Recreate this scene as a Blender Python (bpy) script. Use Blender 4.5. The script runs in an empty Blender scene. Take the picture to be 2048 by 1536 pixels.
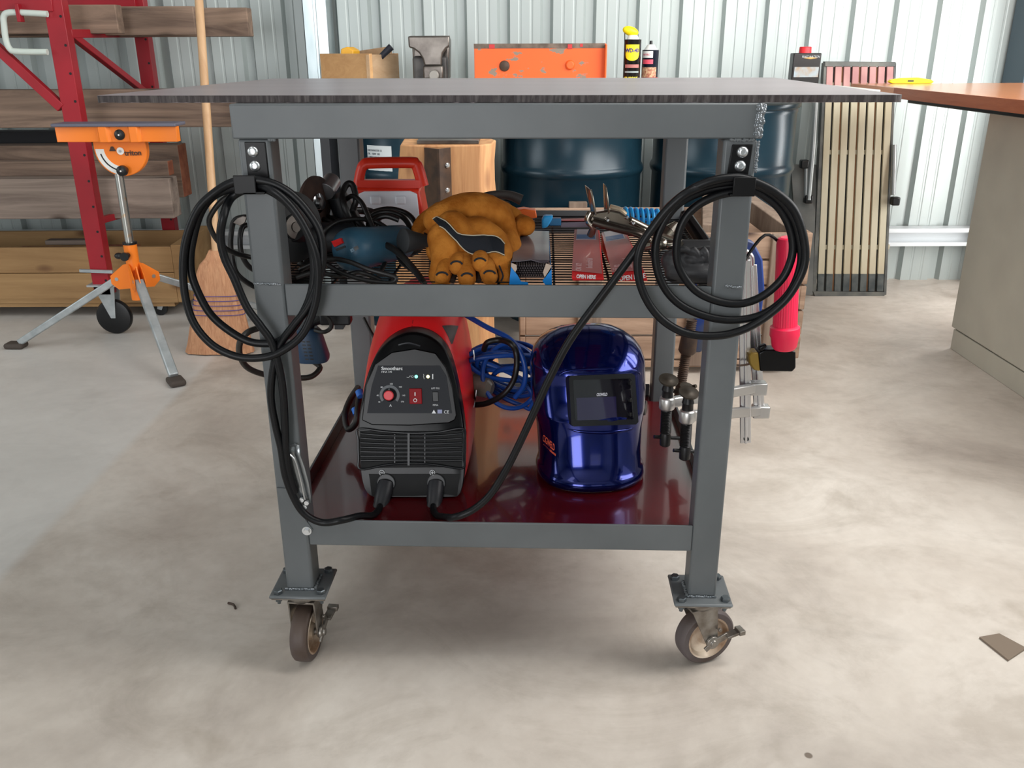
import bpy, bmesh, math, random
from mathutils import Vector, Matrix, Euler
random.seed(7)
S = bpy.context.scene
C = S.collection
PI = math.pi
# ---------------------------------------------------------------- camera model (2048 x 1536 frame)
FPX, TH, RO, CAMH = 1760.0, 0.362, -0.0041, 1.08
def ray(px, py):
    a, b = px - 1024.0, py - 768.0
    u = a * math.cos(RO) + b * math.sin(RO); v = -a * math.sin(RO) + b * math.cos(RO)
    c, s = math.cos(TH), math.sin(TH)
    return Vector((u / FPX, c - s * v / FPX, -s - c * v / FPX))
def P(px, py, Y=None, Z=None, X=None):
    d = ray(px, py)
    if Y is not None: t = Y / d.y
    elif Z is not None: t = (Z - CAMH) / d.z
    else: t = X / d.x
    return Vector((d.x * t, d.y * t, CAMH + d.z * t))
cd = bpy.data.cameras.new('camera'); cam = bpy.data.objects.new('camera', cd); C.objects.link(cam)
cd.sensor_width = 36.0; cd.lens = FPX / 2048 * 36.0; cd.clip_start = 0.02
cam.matrix_world = Matrix.Translation((0, 0, CAMH)) @ Matrix.Rotation(PI / 2 - TH, 4, 'X') @ Matrix.Rotation(RO, 4, 'Z')
S.camera = cam
# ---------------------------------------------------------------- materials
def lin(c):
    return tuple(((x / 255) / 12.92 if x / 255 <= .04045 else ((x / 255 + .055) / 1.055) ** 2.4) for x in c) + (1,)
_m = {}
def mat(name, col, rough=.5, metal=0., col2=None, ns=8., amt=.5, bump=0., bs=60., coat=0., stretch=(1, 1, 1), emit=0, trans=0, ior=1.45, detail=6, lo=.35, hi=.65, spec=None, alpha=1):
    if name in _m: return _m[name]
    m = bpy.data.materials.new(name); m.use_nodes = True; _m[name] = m
    nt = m.node_tree; N = nt.nodes; L = nt.links; b = N['Principled BSDF']
    c1 = lin(col)
    b.inputs['Base Color'].default_value = c1; b.inputs['Roughness'].default_value = rough; b.inputs['Metallic'].default_value = metal
    b.inputs['Coat Weight'].default_value = coat; b.inputs['Coat Roughness'].default_value = .06
    b.inputs['Transmission Weight'].default_value = trans; b.inputs['IOR'].default_value = ior; b.inputs['Alpha'].default_value = alpha
    if spec is not None: b.inputs['Specular IOR Level'].default_value = spec
    if emit: b.inputs['Emission Color'].default_value = c1; b.inputs['Emission Strength'].default_value = emit
    tc = N.new('ShaderNodeTexCoord'); mp = N.new('ShaderNodeMapping'); L.new(tc.outputs['Object'], mp.inputs[0]); mp.inputs['Scale'].default_value = stretch
    if col2:
        n = N.new('ShaderNodeTexNoise'); n.inputs['Scale'].default_value = ns; n.inputs['Detail'].default_value = detail; L.new(mp.outputs[0], n.inputs['Vector'])
        r = N.new('ShaderNodeValToRGB'); r.color_ramp.elements[0].position = lo; r.color_ramp.elements[1].position = hi
        r.color_ramp.elements[0].color = c1; r.color_ramp.elements[1].color = lin(col2)
        L.new(n.outputs['Fac'], r.inputs[0]); L.new(r.outputs[0], b.inputs['Base Color'])
    if bump:
        n2 = N.new('ShaderNodeTexNoise'); n2.inputs['Scale'].default_value = bs; n2.inputs['Detail'].default_value = 4; L.new(mp.outputs[0], n2.inputs['Vector'])
        bp = N.new('ShaderNodeBump'); bp.inputs['Strength'].default_value = bump; bp.inputs['Distance'].default_value = .002
        L.new(n2.outputs['Fac'], bp.inputs['Height']); L.new(bp.outputs[0], b.inputs['Normal'])
    return m
def floor_mat():
    m = bpy.data.materials.new('concrete'); m.use_nodes = True; nt = m.node_tree; N = nt.nodes; L = nt.links; b = N['Principled BSDF']
    tc = N.new('ShaderNodeTexCoord')
    def noise(scale, det, dist=0, st=(1, 1, 1), rough=.6):
        mp = N.new('ShaderNodeMapping'); mp.inputs['Scale'].default_value = st; L.new(tc.outputs['Object'], mp.inputs[0])
        n = N.new('ShaderNodeTexNoise'); n.inputs['Scale'].default_value = scale; n.inputs['Detail'].default_value = det; n.inputs['Distortion'].default_value = dist; n.inputs['Roughness'].default_value = rough
        L.new(mp.outputs[0], n.inputs['Vector']); return n.outputs['Fac']
    def ramp(src, stops):
        r = N.new('ShaderNodeValToRGB'); e = r.color_ramp.elements
        while len(e) < len(stops): e.new(.5)
        for i, (p, c) in enumerate(stops): e[i].position = p; e[i].color = c
        L.new(src, r.inputs[0]); return r.outputs[0]
    def mix(fac, a, c, mode='MIX'):
        x = N.new('ShaderNodeMix'); x.data_type = 'RGBA'; x.blend_type = mode
        for i, v in ((0, fac), (6, a), (7, c)):
            if isinstance(v, (int, float)): x.inputs[i].default_value = v
            elif isinstance(v, tuple): x.inputs[i].default_value = v
            else: L.new(v, x.inputs[i])
        return x.outputs[2]
    base = ramp(noise(1.6, 8, .6), [(.3, lin((168, 158, 149))), (.48, lin((196, 187, 177))), (.7, lin((218, 211, 202)))])
    swirl = ramp(noise(2.2, 10, .9, (1, 1.4, 1), .72), [(.36, (.72, .70, .67, 1)), (.5, (1, 1, 1, 1)), (.68, (1.06, 1.06, 1.05, 1))])
    base = mix(.55, base, swirl, 'MULTIPLY')
    fine = ramp(noise(26, 8, .3), [(.35, (.90, .89, .88, 1)), (.6, (1.03, 1.03, 1.03, 1))])
    base = mix(.55, base, fine, 'MULTIPLY')
    st = ramp(noise(3.1, 5, .2), [(.60, (0, 0, 0, 1)), (.72, (1, 1, 1, 1))])
    base = mix(mix(.5, (0, 0, 0, 1), st), base, lin((141, 128, 112)))
    # scuffs: thin dark tyre and drag marks
    w = N.new('ShaderNodeTexVoronoi'); w.feature = 'DISTANCE_TO_EDGE'; w.inputs['Scale'].default_value = .9
    mp = N.new('ShaderNodeMapping'); mp.inputs['Rotation'].default_value = (0, 0, .5); mp.inputs['Scale'].default_value = (.6, 1.2, 1); L.new(tc.outputs['Object'], mp.inputs[0])
    L.new(mp.outputs[0], w.inputs['Vector'])
    ln = ramp(w.outputs['Distance'], [(0, (1, 1, 1, 1)), (.005, (0, 0, 0, 1))])
    brk = ramp(noise(2.2, 4), [(.56, (0, 0, 0, 1)), (.66, (.16, .16, .16, 1))])
    base = mix(mix(1.0, ln, brk, 'MULTIPLY'), base, lin((120, 112, 104)))
    # specks
    v = N.new('ShaderNodeTexVoronoi'); v.inputs['Scale'].default_value = 5.5; v.inputs['Randomness'].default_value = 1; L.new(tc.outputs['Object'], v.inputs['Vector'])
    sp = ramp(v.outputs['Distance'], [(0, (1, 1, 1, 1)), (.035, (1, 1, 1, 1)), (.045, (0, 0, 0, 1))])
    base = mix(mix(1.0, sp, ramp(noise(3.7, 2), [(.52, (0, 0, 0, 1)), (.56, (.9, .9, .9, 1))]), 'MULTIPLY'), base, lin((104, 90, 78)))
    # paler, cooler floor colour on the left
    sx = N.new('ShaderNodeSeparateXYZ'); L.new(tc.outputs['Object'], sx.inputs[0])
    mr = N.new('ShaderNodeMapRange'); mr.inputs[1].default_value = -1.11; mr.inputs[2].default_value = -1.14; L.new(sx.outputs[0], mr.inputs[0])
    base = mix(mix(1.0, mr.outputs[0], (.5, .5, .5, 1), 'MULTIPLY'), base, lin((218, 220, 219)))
    L.new(base, b.inputs['Base Color'])
    rr = N.new('ShaderNodeMapRange'); rr.inputs[3].default_value = .3; rr.inputs[4].default_value = .62; L.new(noise(2.5, 6, .5), rr.inputs[0]); L.new(rr.outputs[0], b.inputs['Roughness'])
    bp = N.new('ShaderNodeBump'); bp.inputs['Strength'].default_value = .12; bp.inputs['Distance'].default_value = .004; L.new(noise(9, 6), bp.inputs['Height']); L.new(bp.outputs[0], b.inputs['Normal'])
    return m
def wood(name, a, bcol, ax='x', sc=14, rough=.7, knots=True, detail=8, c3=None):
    if name in _m: return _m[name]
    m = bpy.data.materials.new(name); m.use_nodes = True; _m[name] = m; nt = m.node_tree; N = nt.nodes; L = nt.links; b = N['Principled BSDF']
    tc = N.new('ShaderNodeTexCoord'); mp = N.new('ShaderNodeMapping'); L.new(tc.outputs['Object'], mp.inputs[0])
    s = {'x': (.08, 1, 1), 'y': (1, .08, 1), 'z': (1, 1, .08)}[ax]; mp.inputs['Scale'].default_value = s
    n = N.new('ShaderNodeTexNoise'); n.inputs['Scale'].default_value = sc; n.inputs['Detail'].default_value = detail; n.inputs['Distortion'].default_value = 1.2; n.inputs['Roughness'].default_value = .65; L.new(mp.outputs[0], n.inputs['Vector'])
    r = N.new('ShaderNodeValToRGB'); e = r.color_ramp.elements; e[0].position = .32; e[1].position = .68; e[0].color = lin(a); e[1].color = lin(bcol)
    L.new(n.outputs['Fac'], r.inputs[0]); out = r.outputs[0]
    if knots:
        mp2 = N.new('ShaderNodeMapping'); L.new(tc.outputs['Object'], mp2.inputs[0]); mp2.inputs['Scale'].default_value = {'x': (.45, 1, 1), 'y': (1, .45, 1), 'z': (1, 1, .45)}[ax]
        v = N.new('ShaderNodeTexVoronoi'); v.inputs['Scale'].default_value = 7; L.new(mp2.outputs[0], v.inputs['Vector'])
        r2 = N.new('ShaderNodeValToRGB'); e = r2.color_ramp.elements; e[0].position = .05; e[1].position = .16; e[0].color = (1, 1, 1, 1); e[1].color = (0, 0, 0, 1); L.new(v.outputs['Distance'], r2.inputs[0])
        x = N.new('ShaderNodeMix'); x.data_type = 'RGBA'; L.new(r2.outputs[0], x.inputs[0]); L.new(out, x.inputs[6]); x.inputs[7].default_value = lin(c3 or tuple(int(k * .55) for k in a)); out = x.outputs[2]
    L.new(out, b.inputs['Base Color']); b.inputs['Roughness'].default_value = rough
    bp = N.new('ShaderNodeBump'); bp.inputs['Strength'].default_value = .35; bp.inputs['Distance'].default_value = .003; L.new(n.outputs['Fac'], bp.inputs['Height']); L.new(bp.outputs[0], b.inputs['Normal'])
    return m
# ---------------------------------------------------------------- mesh builder
class MB:
    def __init__(s, M=None): s.bm = bmesh.new(); s.M = M or Matrix.Identity(4); s.mi = 0
    def _v(s, co): return s.bm.verts.new(s.M @ Vector(co))
    def _f(s, vs):
        try: f = s.bm.faces.new(vs); f.material_index = s.mi; return f
        except ValueError: return None
    def mat(s, i): s.mi = i; return s
    def box(s, c, d, R=None, taper=None):
        R = R or Matrix.Identity(3); c = Vector(c); t = taper or (1, 1); vs = []
        for z in (-.5, .5):
            k = t[0] if z > 0 else 1; k2 = t[1] if z > 0 else 1
            for x, y in ((-.5, -.5), (.5, -.5), (.5, .5), (-.5, .5)):
                vs.append(s._v(c + R @ Vector((x * d[0] * k, y * d[1] * k2, z * d[2]))))
        for f in ((3, 2, 1, 0), (4, 5, 6, 7), (0, 1, 5, 4), (1, 2, 6, 5), (2, 3, 7, 6), (3, 0, 4, 7)): s._f([vs[i] for i in f])
        return s
    def span(s, a, b): # box from corner to corner
        a, b = Vector(a), Vector(b); return s.box((a + b) / 2, [abs(k) for k in (b - a)])
    def rings(s, rs, cap=True, close=True):
        V = [[s._v(p) for p in r] for r in rs]; n = len(V[0])
        for i in range(len(V) - 1):
            for j in range(n if close else n - 1):
                k = (j + 1) % n; s._f([V[i][j], V[i][k], V[i + 1][k], V[i + 1][j]])
        if cap: s._f(V[0][::-1]); s._f(V[-1])
        return s
    def cyl(s, a, b, r, r2=None, n=20):
        a, b = Vector(a), Vector(b); return s.lathe(a, b - a, [(0, r), ((b - a).length, r if r2 is None else r2)], n)
    def lathe(s, o, ax, prof, n=24, cap=True):
        o = Vector(o); ax = Vector(ax).normalized(); u = ax.orthogonal().normalized(); w = ax.cross(u)
        return s.rings([[o + ax * h + (u * math.cos(2 * PI * j / n) + w * math.sin(2 * PI * j / n)) * r for j in range(n)] for h, r in prof], cap)
    def bar(s, a, b, w, h, up=(0, 0, 1)):
        a, b = Vector(a), Vector(b); d = (b - a); L = d.length; d.normalize(); up = Vector(up)
        if abs(d.dot(up)) > .99: up = Vector((0, 1, 0))
        x = d.cross(up).normalized(); z = x.cross(d)
        R = Matrix((x, d, z)).transposed(); return s.box((a + b) / 2, (w, L, h), R)
    def tube(s, pts, r, n=10, sub=6, closed=False, cap=True, flat=1):
        pts = [Vector(p) for p in pts]
        if sub > 1: pts = smooth(pts, sub, closed)
        rs = []; pu = None; N = len(pts)
        for i, p in enumerate(pts):
            t = (pts[(i + 1) % N] - pts[i - 1]) if closed or 0 < i < N - 1 else (pts[1] - pts[0] if i == 0 else pts[-1] - pts[-2])
            if t.length < 1e-9: t = Vector((0, 0, 1))
            t.normalize()
            u = (t.orthogonal() if pu is None else pu - t * pu.dot(t)).normalized(); pu = u; w = t.cross(u)
            rr = r(i / (N - 1)) if callable(r) else r
            rs.append([p + (u * math.cos(2 * PI * j / n) + w * math.sin(2 * PI * j / n) * flat) * rr for j in range(n)])
        if closed: rs.append(rs[0]); cap = False
        return s.rings(rs, cap)
    def prism(s, poly, depth_vec):
        dv = Vector(depth_vec); a = [s._v(Vector(p)) for p in poly]; b = [s._v(Vector(p) + dv) for p in poly]; n = len(a)
        s._f(a[::-1]); s._f(b)
        for i in range(n): s._f([a[i], a[(i + 1) % n], b[(i + 1) % n], b[i]])
        return s
    def ball(s, c, r, sc=(1, 1, 1), R=None, nu=18, nv=12):
        R = R or Matrix.Identity(3); c = Vector(c); rs = []
        for i in range(1, nv):
            a = PI * i / nv; rs.append([c + R @ Vector((math.sin(a) * math.cos(2 * PI * j / nu) * r * sc[0], math.sin(a) * math.sin(2 * PI * j / nu) * r * sc[1], -math.cos(a) * r * sc[2])) for j in range(nu)])
        return s.rings(rs, True)
    def torus(s, c, R, r, ax=(0, 0, 1), n=40, m=10):
        ax = Vector(ax).normalized(); u = ax.orthogonal().normalized(); w = ax.cross(u); c = Vector(c)
        return s.tube([c + (u * math.cos(2 * PI * i / n) + w * math.sin(2 * PI * i / n)) * R for i in range(n)], r, m, 1, True)
    def build(s, name, mats, parent=None, smooth_=True, bevel=0, seg=2, sub=0, label=None, angle=40, remesh=0, smoothit=0, solid=0):
        bmesh.ops.recalc_face_normals(s.bm, faces=s.bm.faces[:])
        me = bpy.data.meshes.new(name); s.bm.to_mesh(me); s.bm.free()
        for m in (mats if isinstance(mats, (list, tuple)) else [mats]): me.materials.append(m)
        o = bpy.data.objects.new(name, me); C.objects.link(o)
        if solid: md = o.modifiers.new('thickness', 'SOLIDIFY'); md.thickness = solid; md.offset = 0
        if remesh: md = o.modifiers.new('fuse', 'REMESH'); md.mode = 'VOXEL'; md.voxel_size = remesh; md.use_smooth_shade = True
        if smoothit: md = o.modifiers.new('soften', 'SMOOTH'); md.iterations = smoothit; md.factor = .5
        if bevel: md = o.modifiers.new('edges', 'BEVEL'); md.width = bevel; md.segments = seg; md.limit_method = 'ANGLE'; md.angle_limit = math.radians(35)
        if sub: md = o.modifiers.new('subdivide', 'SUBSURF'); md.levels = sub; md.render_levels = sub
        if smooth_:
            for p in me.polygons: p.use_smooth = True
            if not (remesh or sub):
                try: me.set_sharp_from_angle(angle=math.radians(angle))
                except Exception: pass
        if parent: o.parent = parent; o.matrix_parent_inverse = pinv(parent)
        if label: o['label'] = label
        return o
def world_of(o):
    m = o.matrix_basis.copy()
    if o.parent: m = world_of(o.parent) @ o.matrix_parent_inverse @ m
    return m
def pinv(o): return world_of(o).inverted()
def smooth(pts, sub, closed=False):
    out = []; n = len(pts)
    rng = range(n) if closed else range(n - 1)
    for i in rng:
        p0 = pts[(i - 1) % n] if closed or i > 0 else pts[0]; p1 = pts[i]; p2 = pts[(i + 1) % n]; p3 = pts[(i + 2) % n] if closed or i < n - 2 else pts[-1]
        for k in range(sub):
            t = k / sub
            out.append(.5 * ((2 * p1) + (p2 - p0) * t + (2 * p0 - 5 * p1 + 4 * p2 - p3) * t * t + (3 * p1 - p0 - 3 * p2 + p3) * t ** 3))
    if not closed: out.append(pts[-1])
    return out
def tag(o, label, cat, group=None, kind=None):
    o['label'] = label; o['category'] = cat
    if group: o['group'] = group
    if kind: o['kind'] = kind
    return o
def thing(name, label, cat, loc=(0, 0, 0), group=None):
    o = bpy.data.objects.new(name, None); o.empty_display_size = .05; C.objects.link(o); o.location = loc
    return tag(o, label, cat, group)
def struct(o): o['kind'] = 'structure'; return o
def copy_tree(o, delta=(0, 0, 0), label=None, group=None):
    kids = [c for c in bpy.data.objects if c.parent == o]
    c = o.copy(); C.objects.link(c); c.location = o.location + Vector(delta)
    def rec(src, dst):
        for k in [x for x in bpy.data.objects if x.parent == src]:
            d = k.copy(); C.objects.link(d); d.parent = dst; rec(k, d)
    for k in kids:
        d = k.copy(); C.objects.link(d); d.parent = c; rec(k, d)
    if label: c['label'] = label
    if group: c['group'] = group
    return c
def frame(o, x, y): # matrix: origin, x axis, y axis -> z = x cross y
    x = Vector(x).normalized(); y = Vector(y); y = (y - x * y.dot(x)).normalized(); z = x.cross(y)
    M = Matrix((x, y, z)).transposed().to_4x4(); M.translation = Vector(o); return M
def text(body, size, m, M, parent, name='lettering', ex=.0003, align='LEFT', sx=1.0, shear=0, off=0.0, wrap=None):
    cu = bpy.data.curves.new(name, 'FONT'); cu.body = body; cu.size = size; cu.extrude = ex; cu.align_x = align; cu.shear = shear; cu.offset = off; cu.resolution_u = 3
    t = bpy.data.objects.new(name, cu); C.objects.link(t); bpy.context.view_layer.update()
    me = bpy.data.meshes.new_from_object(t.evaluated_get(bpy.context.evaluated_depsgraph_get())); bpy.data.objects.remove(t); bpy.data.curves.remove(cu)
    for v in me.vertices:
        co = Vector((v.co.x * sx, v.co.y, v.co.z)); v.co = (wrap(co) if wrap else M @ co)
    me.materials.clear(); me.materials.append(m)
    o = bpy.data.objects.new(name, me); C.objects.link(o)
    if parent: o.parent = parent; o.matrix_parent_inverse = pinv(parent)
    return o
# ---------------------------------------------------------------- shared materials
PAINT = mat('grey_paint', (86, 90, 92), .42, 0, (97, 101, 103), 5, bump=.08, bs=40)
DPAINT = mat('dark_grey_paint', (50, 53, 57), .4, 0, (62, 66, 70), 6)
BLACK = mat('black_plastic', (17, 18, 20), .38)
SATIN = mat('satin_black_metal', (6, 6, 8), .38, spec=.3)
RUBBER = mat('black_cable_rubber', (10, 11, 14), .4, spec=.3, bump=.1, bs=160)
ZINC = mat('zinc_plate', (205, 208, 210), .28, .9)
CHROME = mat('chrome', (225, 225, 228), .12, 1)
GALV = mat('galvanised_steel', (168, 175, 178), .4, .6, (190, 196, 198), 25)
CAST = mat('worn_cast_steel', (120, 114, 108), .34, .85, (84, 78, 74), 14, bump=.15, bs=60)
RED = mat('red_enamel', (160, 27, 40), .38, 0, (144, 23, 35), 5)
WHITE = mat('white_print', (232, 234, 236), .5)
RUST = mat('rusty_steel', (72, 60, 54), .6, .5, (96, 76, 62), 30)
# ---------------------------------------------------------------- room
WY = 4.30
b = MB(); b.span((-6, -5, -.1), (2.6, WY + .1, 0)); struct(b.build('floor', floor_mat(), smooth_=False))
wm = mat('zincalume_sheet', (176, 184, 182), .38, .12, (164, 173, 172), 3, lo=.3, hi=.7, stretch=(1, 1, .1))
def sheet(name, x0, x1, y, h=3.6):
    prof = []; x = x0; per = .1945
    while x < x1:
        for dx, dy in ((0, 0), (.012, .028), (.046, .028), (.058, 0), (.095, 0), (.099, .002), (.106, .002), (.110, 0), (.147, 0), (.151, .002), (.158, .002), (.162, 0)): prof.append((x + dx, y + dy))
        x += per
    b = MB(); V0 = [b._v((px, py, 0)) for px, py in prof]; V1 = [b._v((px, py, h)) for px, py in prof]
    for i in range(len(prof) - 1): b._f([V0[i], V0[i + 1], V1[i + 1], V1[i]])
    return b
o = sheet('wall_back', -6.0 + .105, 2.42, WY).build('wall_back', wm, smooth_=False); struct(o)
b = MB(); b.span((-6, WY + .05, 0), (2.6, WY + .09, 3.6)); struct(b.build('wall_back_cladding', wm, smooth_=False))
# bottom wall girt: two bright lips with a shaded web between
b = MB(); y = WY - .075
b.span((-6, y, .268), (2.42, y + .07, .272)); b.span((-6, y, .252), (2.42, y + .003, .272)); b.span((-6, y + .055, .19), (2.42, y + .058, .27)); b.span((-6, y, .186), (2.42, y + .07, .19)); b.span((-6, y, .186), (2.42, y + .003, .204))
struct(b.build('trim_1', mat('girt_zinc', (214, 219, 222), .4, .2), smooth_=False))
b = MB(); b.span((-6.1, -5, 0), (-6, WY + .1, 3.6)); struct(b.build('wall_left', wm, smooth_=False))
b = MB(); b.span((-6.1, -5, 3.6), (2.6, WY + .1, 3.66)); struct(b.build('ceiling', mat('roof_sheet', (196, 200, 200), .5, 0), smooth_=False))
b = MB(); b.span((-6.1, -5.1, 0), (-2.9, -5, 3.6)); b.span((-.3, -5.1, 0), (1.0, -5, 3.6)); b.span((2.2, -5.1, 0), (2.6, -5, 3.6)); b.span((-6.1, -5.1, 2.7), (2.6, -5, 3.6)); b.span((1.0, -5.1, 0), (2.2, -5, 1.2)); struct(b.build('wall_front', wm, smooth_=False))
# right wall with a long window out of frame
b = MB(); X0, X1 = 2.42, 2.5
b.span((X0, -5, 0), (X1, WY + .1, 1.0)); b.span((X0, -5, 2.7), (X1, WY + .1, 3.6)); b.span((X0, 3.75, 1.0), (X1, WY + .1, 2.7)); b.span((X0, -5, 1.0), (X1, .2, 2.7))
struct(b.build('wall_right', wm, smooth_=False))
b = MB()
for yy in (.2, 2.0, 3.71): b.span((X0, yy, 1.0), (X1, yy + .04, 2.7))
for zz in (1.0, 2.66): b.span((X0, .2, zz), (X1, 3.75, zz + .04))
struct(b.build('window_1', mat('window_aluminium', (210, 212, 214), .4, .5), smooth_=False))
# steel columns
b = MB(); b.span((-.905, 4.16, 0), (-.80, 4.163, 3.6)); b.span((-.905, 4.16, 0), (-.901, 4.30, 3.6)); b.span((-.804, 4.16, 0), (-.80, 4.30, 3.6)); b.span((-.858, 4.150, 0), (-.846, 4.161, 3.6))
struct(b.build('trim_2', mat('column_galv', (150, 163, 166), .3, .7, (186, 196, 198), 9, stretch=(1, 1, .3)), bevel=.002))
b = MB(); b.span((2.26, 4.1, 0), (2.42, 4.28, 3.6)); struct(b.build('trim_3', mat('slate_column', (66, 82, 92), .5), bevel=.004))
# ---------------------------------------------------------------- light: overcast daylight through the open front and the side window, plus an added low fill
w = bpy.data.worlds.new('world'); S.world = w; w.use_nodes = True
bg = w.node_tree.nodes['Background']; bg.inputs[0].default_value = (.93, .96, 1, 1); bg.inputs[1].default_value = .8
def area(name, loc, tgt, sx, sy, power, col=(1, 1, 1), spread=180):
    l = bpy.data.lights.new(name, 'AREA'); l.shape = 'RECTANGLE'; l.size = sx; l.size_y = sy; l.energy = power; l.color = col; l.spread = math.radians(spread)
    o = bpy.data.objects.new(name, l); C.objects.link(o); o.location = loc
    o.rotation_euler = (Vector(tgt) - Vector(loc)).to_track_quat('-Z', 'Y').to_euler(); return o
area('daylight_side_window', (2.39, 2.0, 1.85), (1.1, 4.3, 1.0), 3.4, 1.6, 105, (1, .98, .95))
area('low_fill_right', (2.38, 3.72, .6), (1.5, 4.3, .5), .5, .9, 13, (1, .99, .97))  # added low lamp brightening the wall under the desk; no opening there
area('daylight_front_door', (-1.6, -4.5, 1.5), (-.4, 1.5, .6), 2.2, 2.6, 110, (.97, .98, 1))
area('daylight_left_door', (-5.6, .6, 1.6), (-1.6, 2.0, .0), 2.4, 2.4, 50, (.95, .98, 1))
area('skylight', (1.4, 1.2, 3.55), (1.2, 1.2, 0), .7, 4.2, 60, (1, .98, .95))
area('skylight', (-1.6, .2, 3.55), (-1.6, .2, 0), .7, 3.6, 12, (1, .98, .96))
S.view_settings.view_transform = 'Standard'; S.view_settings.look = 'None'; S.view_settings.gamma = 1; S.view_settings.exposure = 0.34
try: S.view_settings.use_curve_mapping = False
except Exception: pass
# ================================================================ the steel welding bench
AB, OB = .039, Vector((-.0245, 1.36, 0))
ca, sa = math.cos(AB), math.sin(AB)
MBn = Matrix(((ca, sa, 0, OB.x), (-sa, ca, 0, OB.y), (0, 0, 1, 0), (0, 0, 0, 1)))
def W(bx, by, z): return MBn @ Vector((bx, by, z))
BW, BD, Z0, Z1, Z3, Z4, Z5, Z6 = .39, .704, .1585, .957, .732, .679, .303, .252
bench = thing('welding_bench', 'grey painted steel welding bench on castors with a thick bare steel top', 'workbench', W(0, BD / 2, 0))
def nb(): return MB(MBn)
T = .05
for sx, by in ((-1, 0), (1, 0), (-1, BD - T), (1, BD - T)):
    x = sx * (BW - T / 2); nb().span((x - T / 2, by, Z0), (x + T / 2, by + T, Z1)).build('leg', PAINT, bench, bevel=.005, seg=3)
# top frame
for by in (0, BD - T): nb().span((-BW - .006, by - .003, Z1), (BW + .006, by + T, Z1 + .0505)).build('top_rail', PAINT, bench, bevel=.0025)
for sx in (-1, 1): nb().span((sx * BW - (.002 if sx > 0 else -.002) , T, Z1), (sx * (BW - T), BD - T, Z1 + .0505)).build('side_rail', PAINT, bench, bevel=.0025)
# middle frame
for by in (0, BD - .004): nb().span((-BW + T, by + .0015, Z4), (BW - T, by + .006, Z3)).build('middle_rail', PAINT, bench, bevel=.002)
for sx in (-1, 1): nb().span((sx * (BW - .001), T, Z4), (sx * (BW - .006), BD - T, Z3)).build('side_rail', DPAINT, bench, bevel=.001)
for sx in (-1, 1): nb().span((sx * (BW - .006), T, Z4 ), (sx * (BW - .035), BD - T, Z4 + .004)).build('side_ledge', DPAINT, bench)
# lower frame + shelf
for by in (0, BD - .006): nb().span((-BW + T, by + .0015, Z6), (BW - T, by + .006, Z5)).build('lower_rail', PAINT, bench, bevel=.002)
for sx in (-1, 1): nb().span((sx * (BW - .001), T, Z6), (sx * (BW - .006), BD - T, Z5)).build('side_rail', DPAINT, bench, bevel=.001)
sh = mat('oxblood_gloss_paint', (84, 12, 18), .2, 0, (70, 10, 16), 3, coat=.5, bump=.06, bs=14)
ZS = .275
nb().span((-BW + .006, .0075, ZS - .01), (BW - .006, BD - .0075, ZS)).build('lower_shelf', sh, bench, bevel=.001, label='glossy dark red lower shelf')
# weld beads
rw = random.Random(3)
def bead(pts, r, name='weld_bead', mt=PAINT):
    b = nb()
    for k in range(len(pts) - 1):
        a, c = Vector(pts[k]), Vector(pts[k + 1]); n = max(2, int((c - a).length / (r * .75)))
        for i in range(n): p = a.lerp(c, i / n) + Vector((rw.uniform(-1, 1), rw.uniform(-.3, .3), rw.uniform(-1, 1))) * r * .35; b.ball(p, r * rw.uniform(.75, 1.15), (1, .55, 1), nu=8, nv=6)
    return b.build(name, mt, bench)
WB = mat('weld_bead_glossy', (92, 98, 102), .16, .4, (130, 134, 138), 90)
bead([(BW - .002, -.004, Z1 + .047), (BW - .004, -.004, Z1 + .002)], .0045, mt=WB); bead([(BW + .004, -.002, Z1 + .046), (BW + .001, -.002, Z1 + .002)], .004, mt=WB)
bead([(BW - .028, -.002, Z3 + .001), (BW - .004, -.002, Z3 - .001)], .0028, mt=WB); bead([(-BW + .003, -.001, Z3 + .001), (-BW + .045, -.001, Z3)], .0022, mt=WB)
bead([(-BW + .05, 0, Z1 - .001), (-BW + .06, 0, Z1 - .001)], .003); bead([(BW - .04, -.001, Z1 - .002), (BW - .004, -.001, Z1 - .002)], .0025)
bead([(BW + .001, .0, Z1 - .005), (BW + .0005, .0, Z1 - .05)], .0022, mt=WB)
for sx in (-1, 1):
    x = sx * (BW - T / 2); bead([(x - .026, -.002, Z0 + .002), (x + .026, -.002, Z0 + .002)], .0028, mt=WB)
    bead([(x - sx * .027, 0, Z0 + .002), (x - sx * .027, T, Z0 + .002)], .003)
# steel plate top with a flame-cut edge
TA = .062
c0 = P(1808, 183, Y=1.335)
zt = 1.0185; c0.z = 0
ux, uy = Vector((math.cos(TA), -math.sin(TA), 0)), Vector((math.sin(TA), math.cos(TA), 0))
def topmat():
    m = mat('bare_steel_plate', (134, 124, 127), .36, .35, (148, 137, 140), 5, stretch=(.5, 1.5, 1), bump=.04, bs=30, lo=.3, hi=.7); return m
edge = mat('flame_cut_edge', (52, 45, 45), .55, .3, (92, 86, 84), 150, stretch=(1.2, 1.2, .12), lo=.45, hi=.75, bump=.6, bs=140)
Lx, Ly = 1.207, .875
b = MB(); n = 240; rr = random.Random(5); top = []; bot = []
def edgep(i, z): # along the front edge, slightly wavy
    t = i / n; p = c0 - ux * (Lx * t) + uy * (.0004 * math.sin(t * 61) + rr.uniform(-.0005, .0005)); return Vector((p.x, p.y, z))
ft = [edgep(i, zt) for i in range(n + 1)]; fb = [edgep(i, zt - .0098 - rr.uniform(0, .0009)) for i in range(n + 1)]
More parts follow.
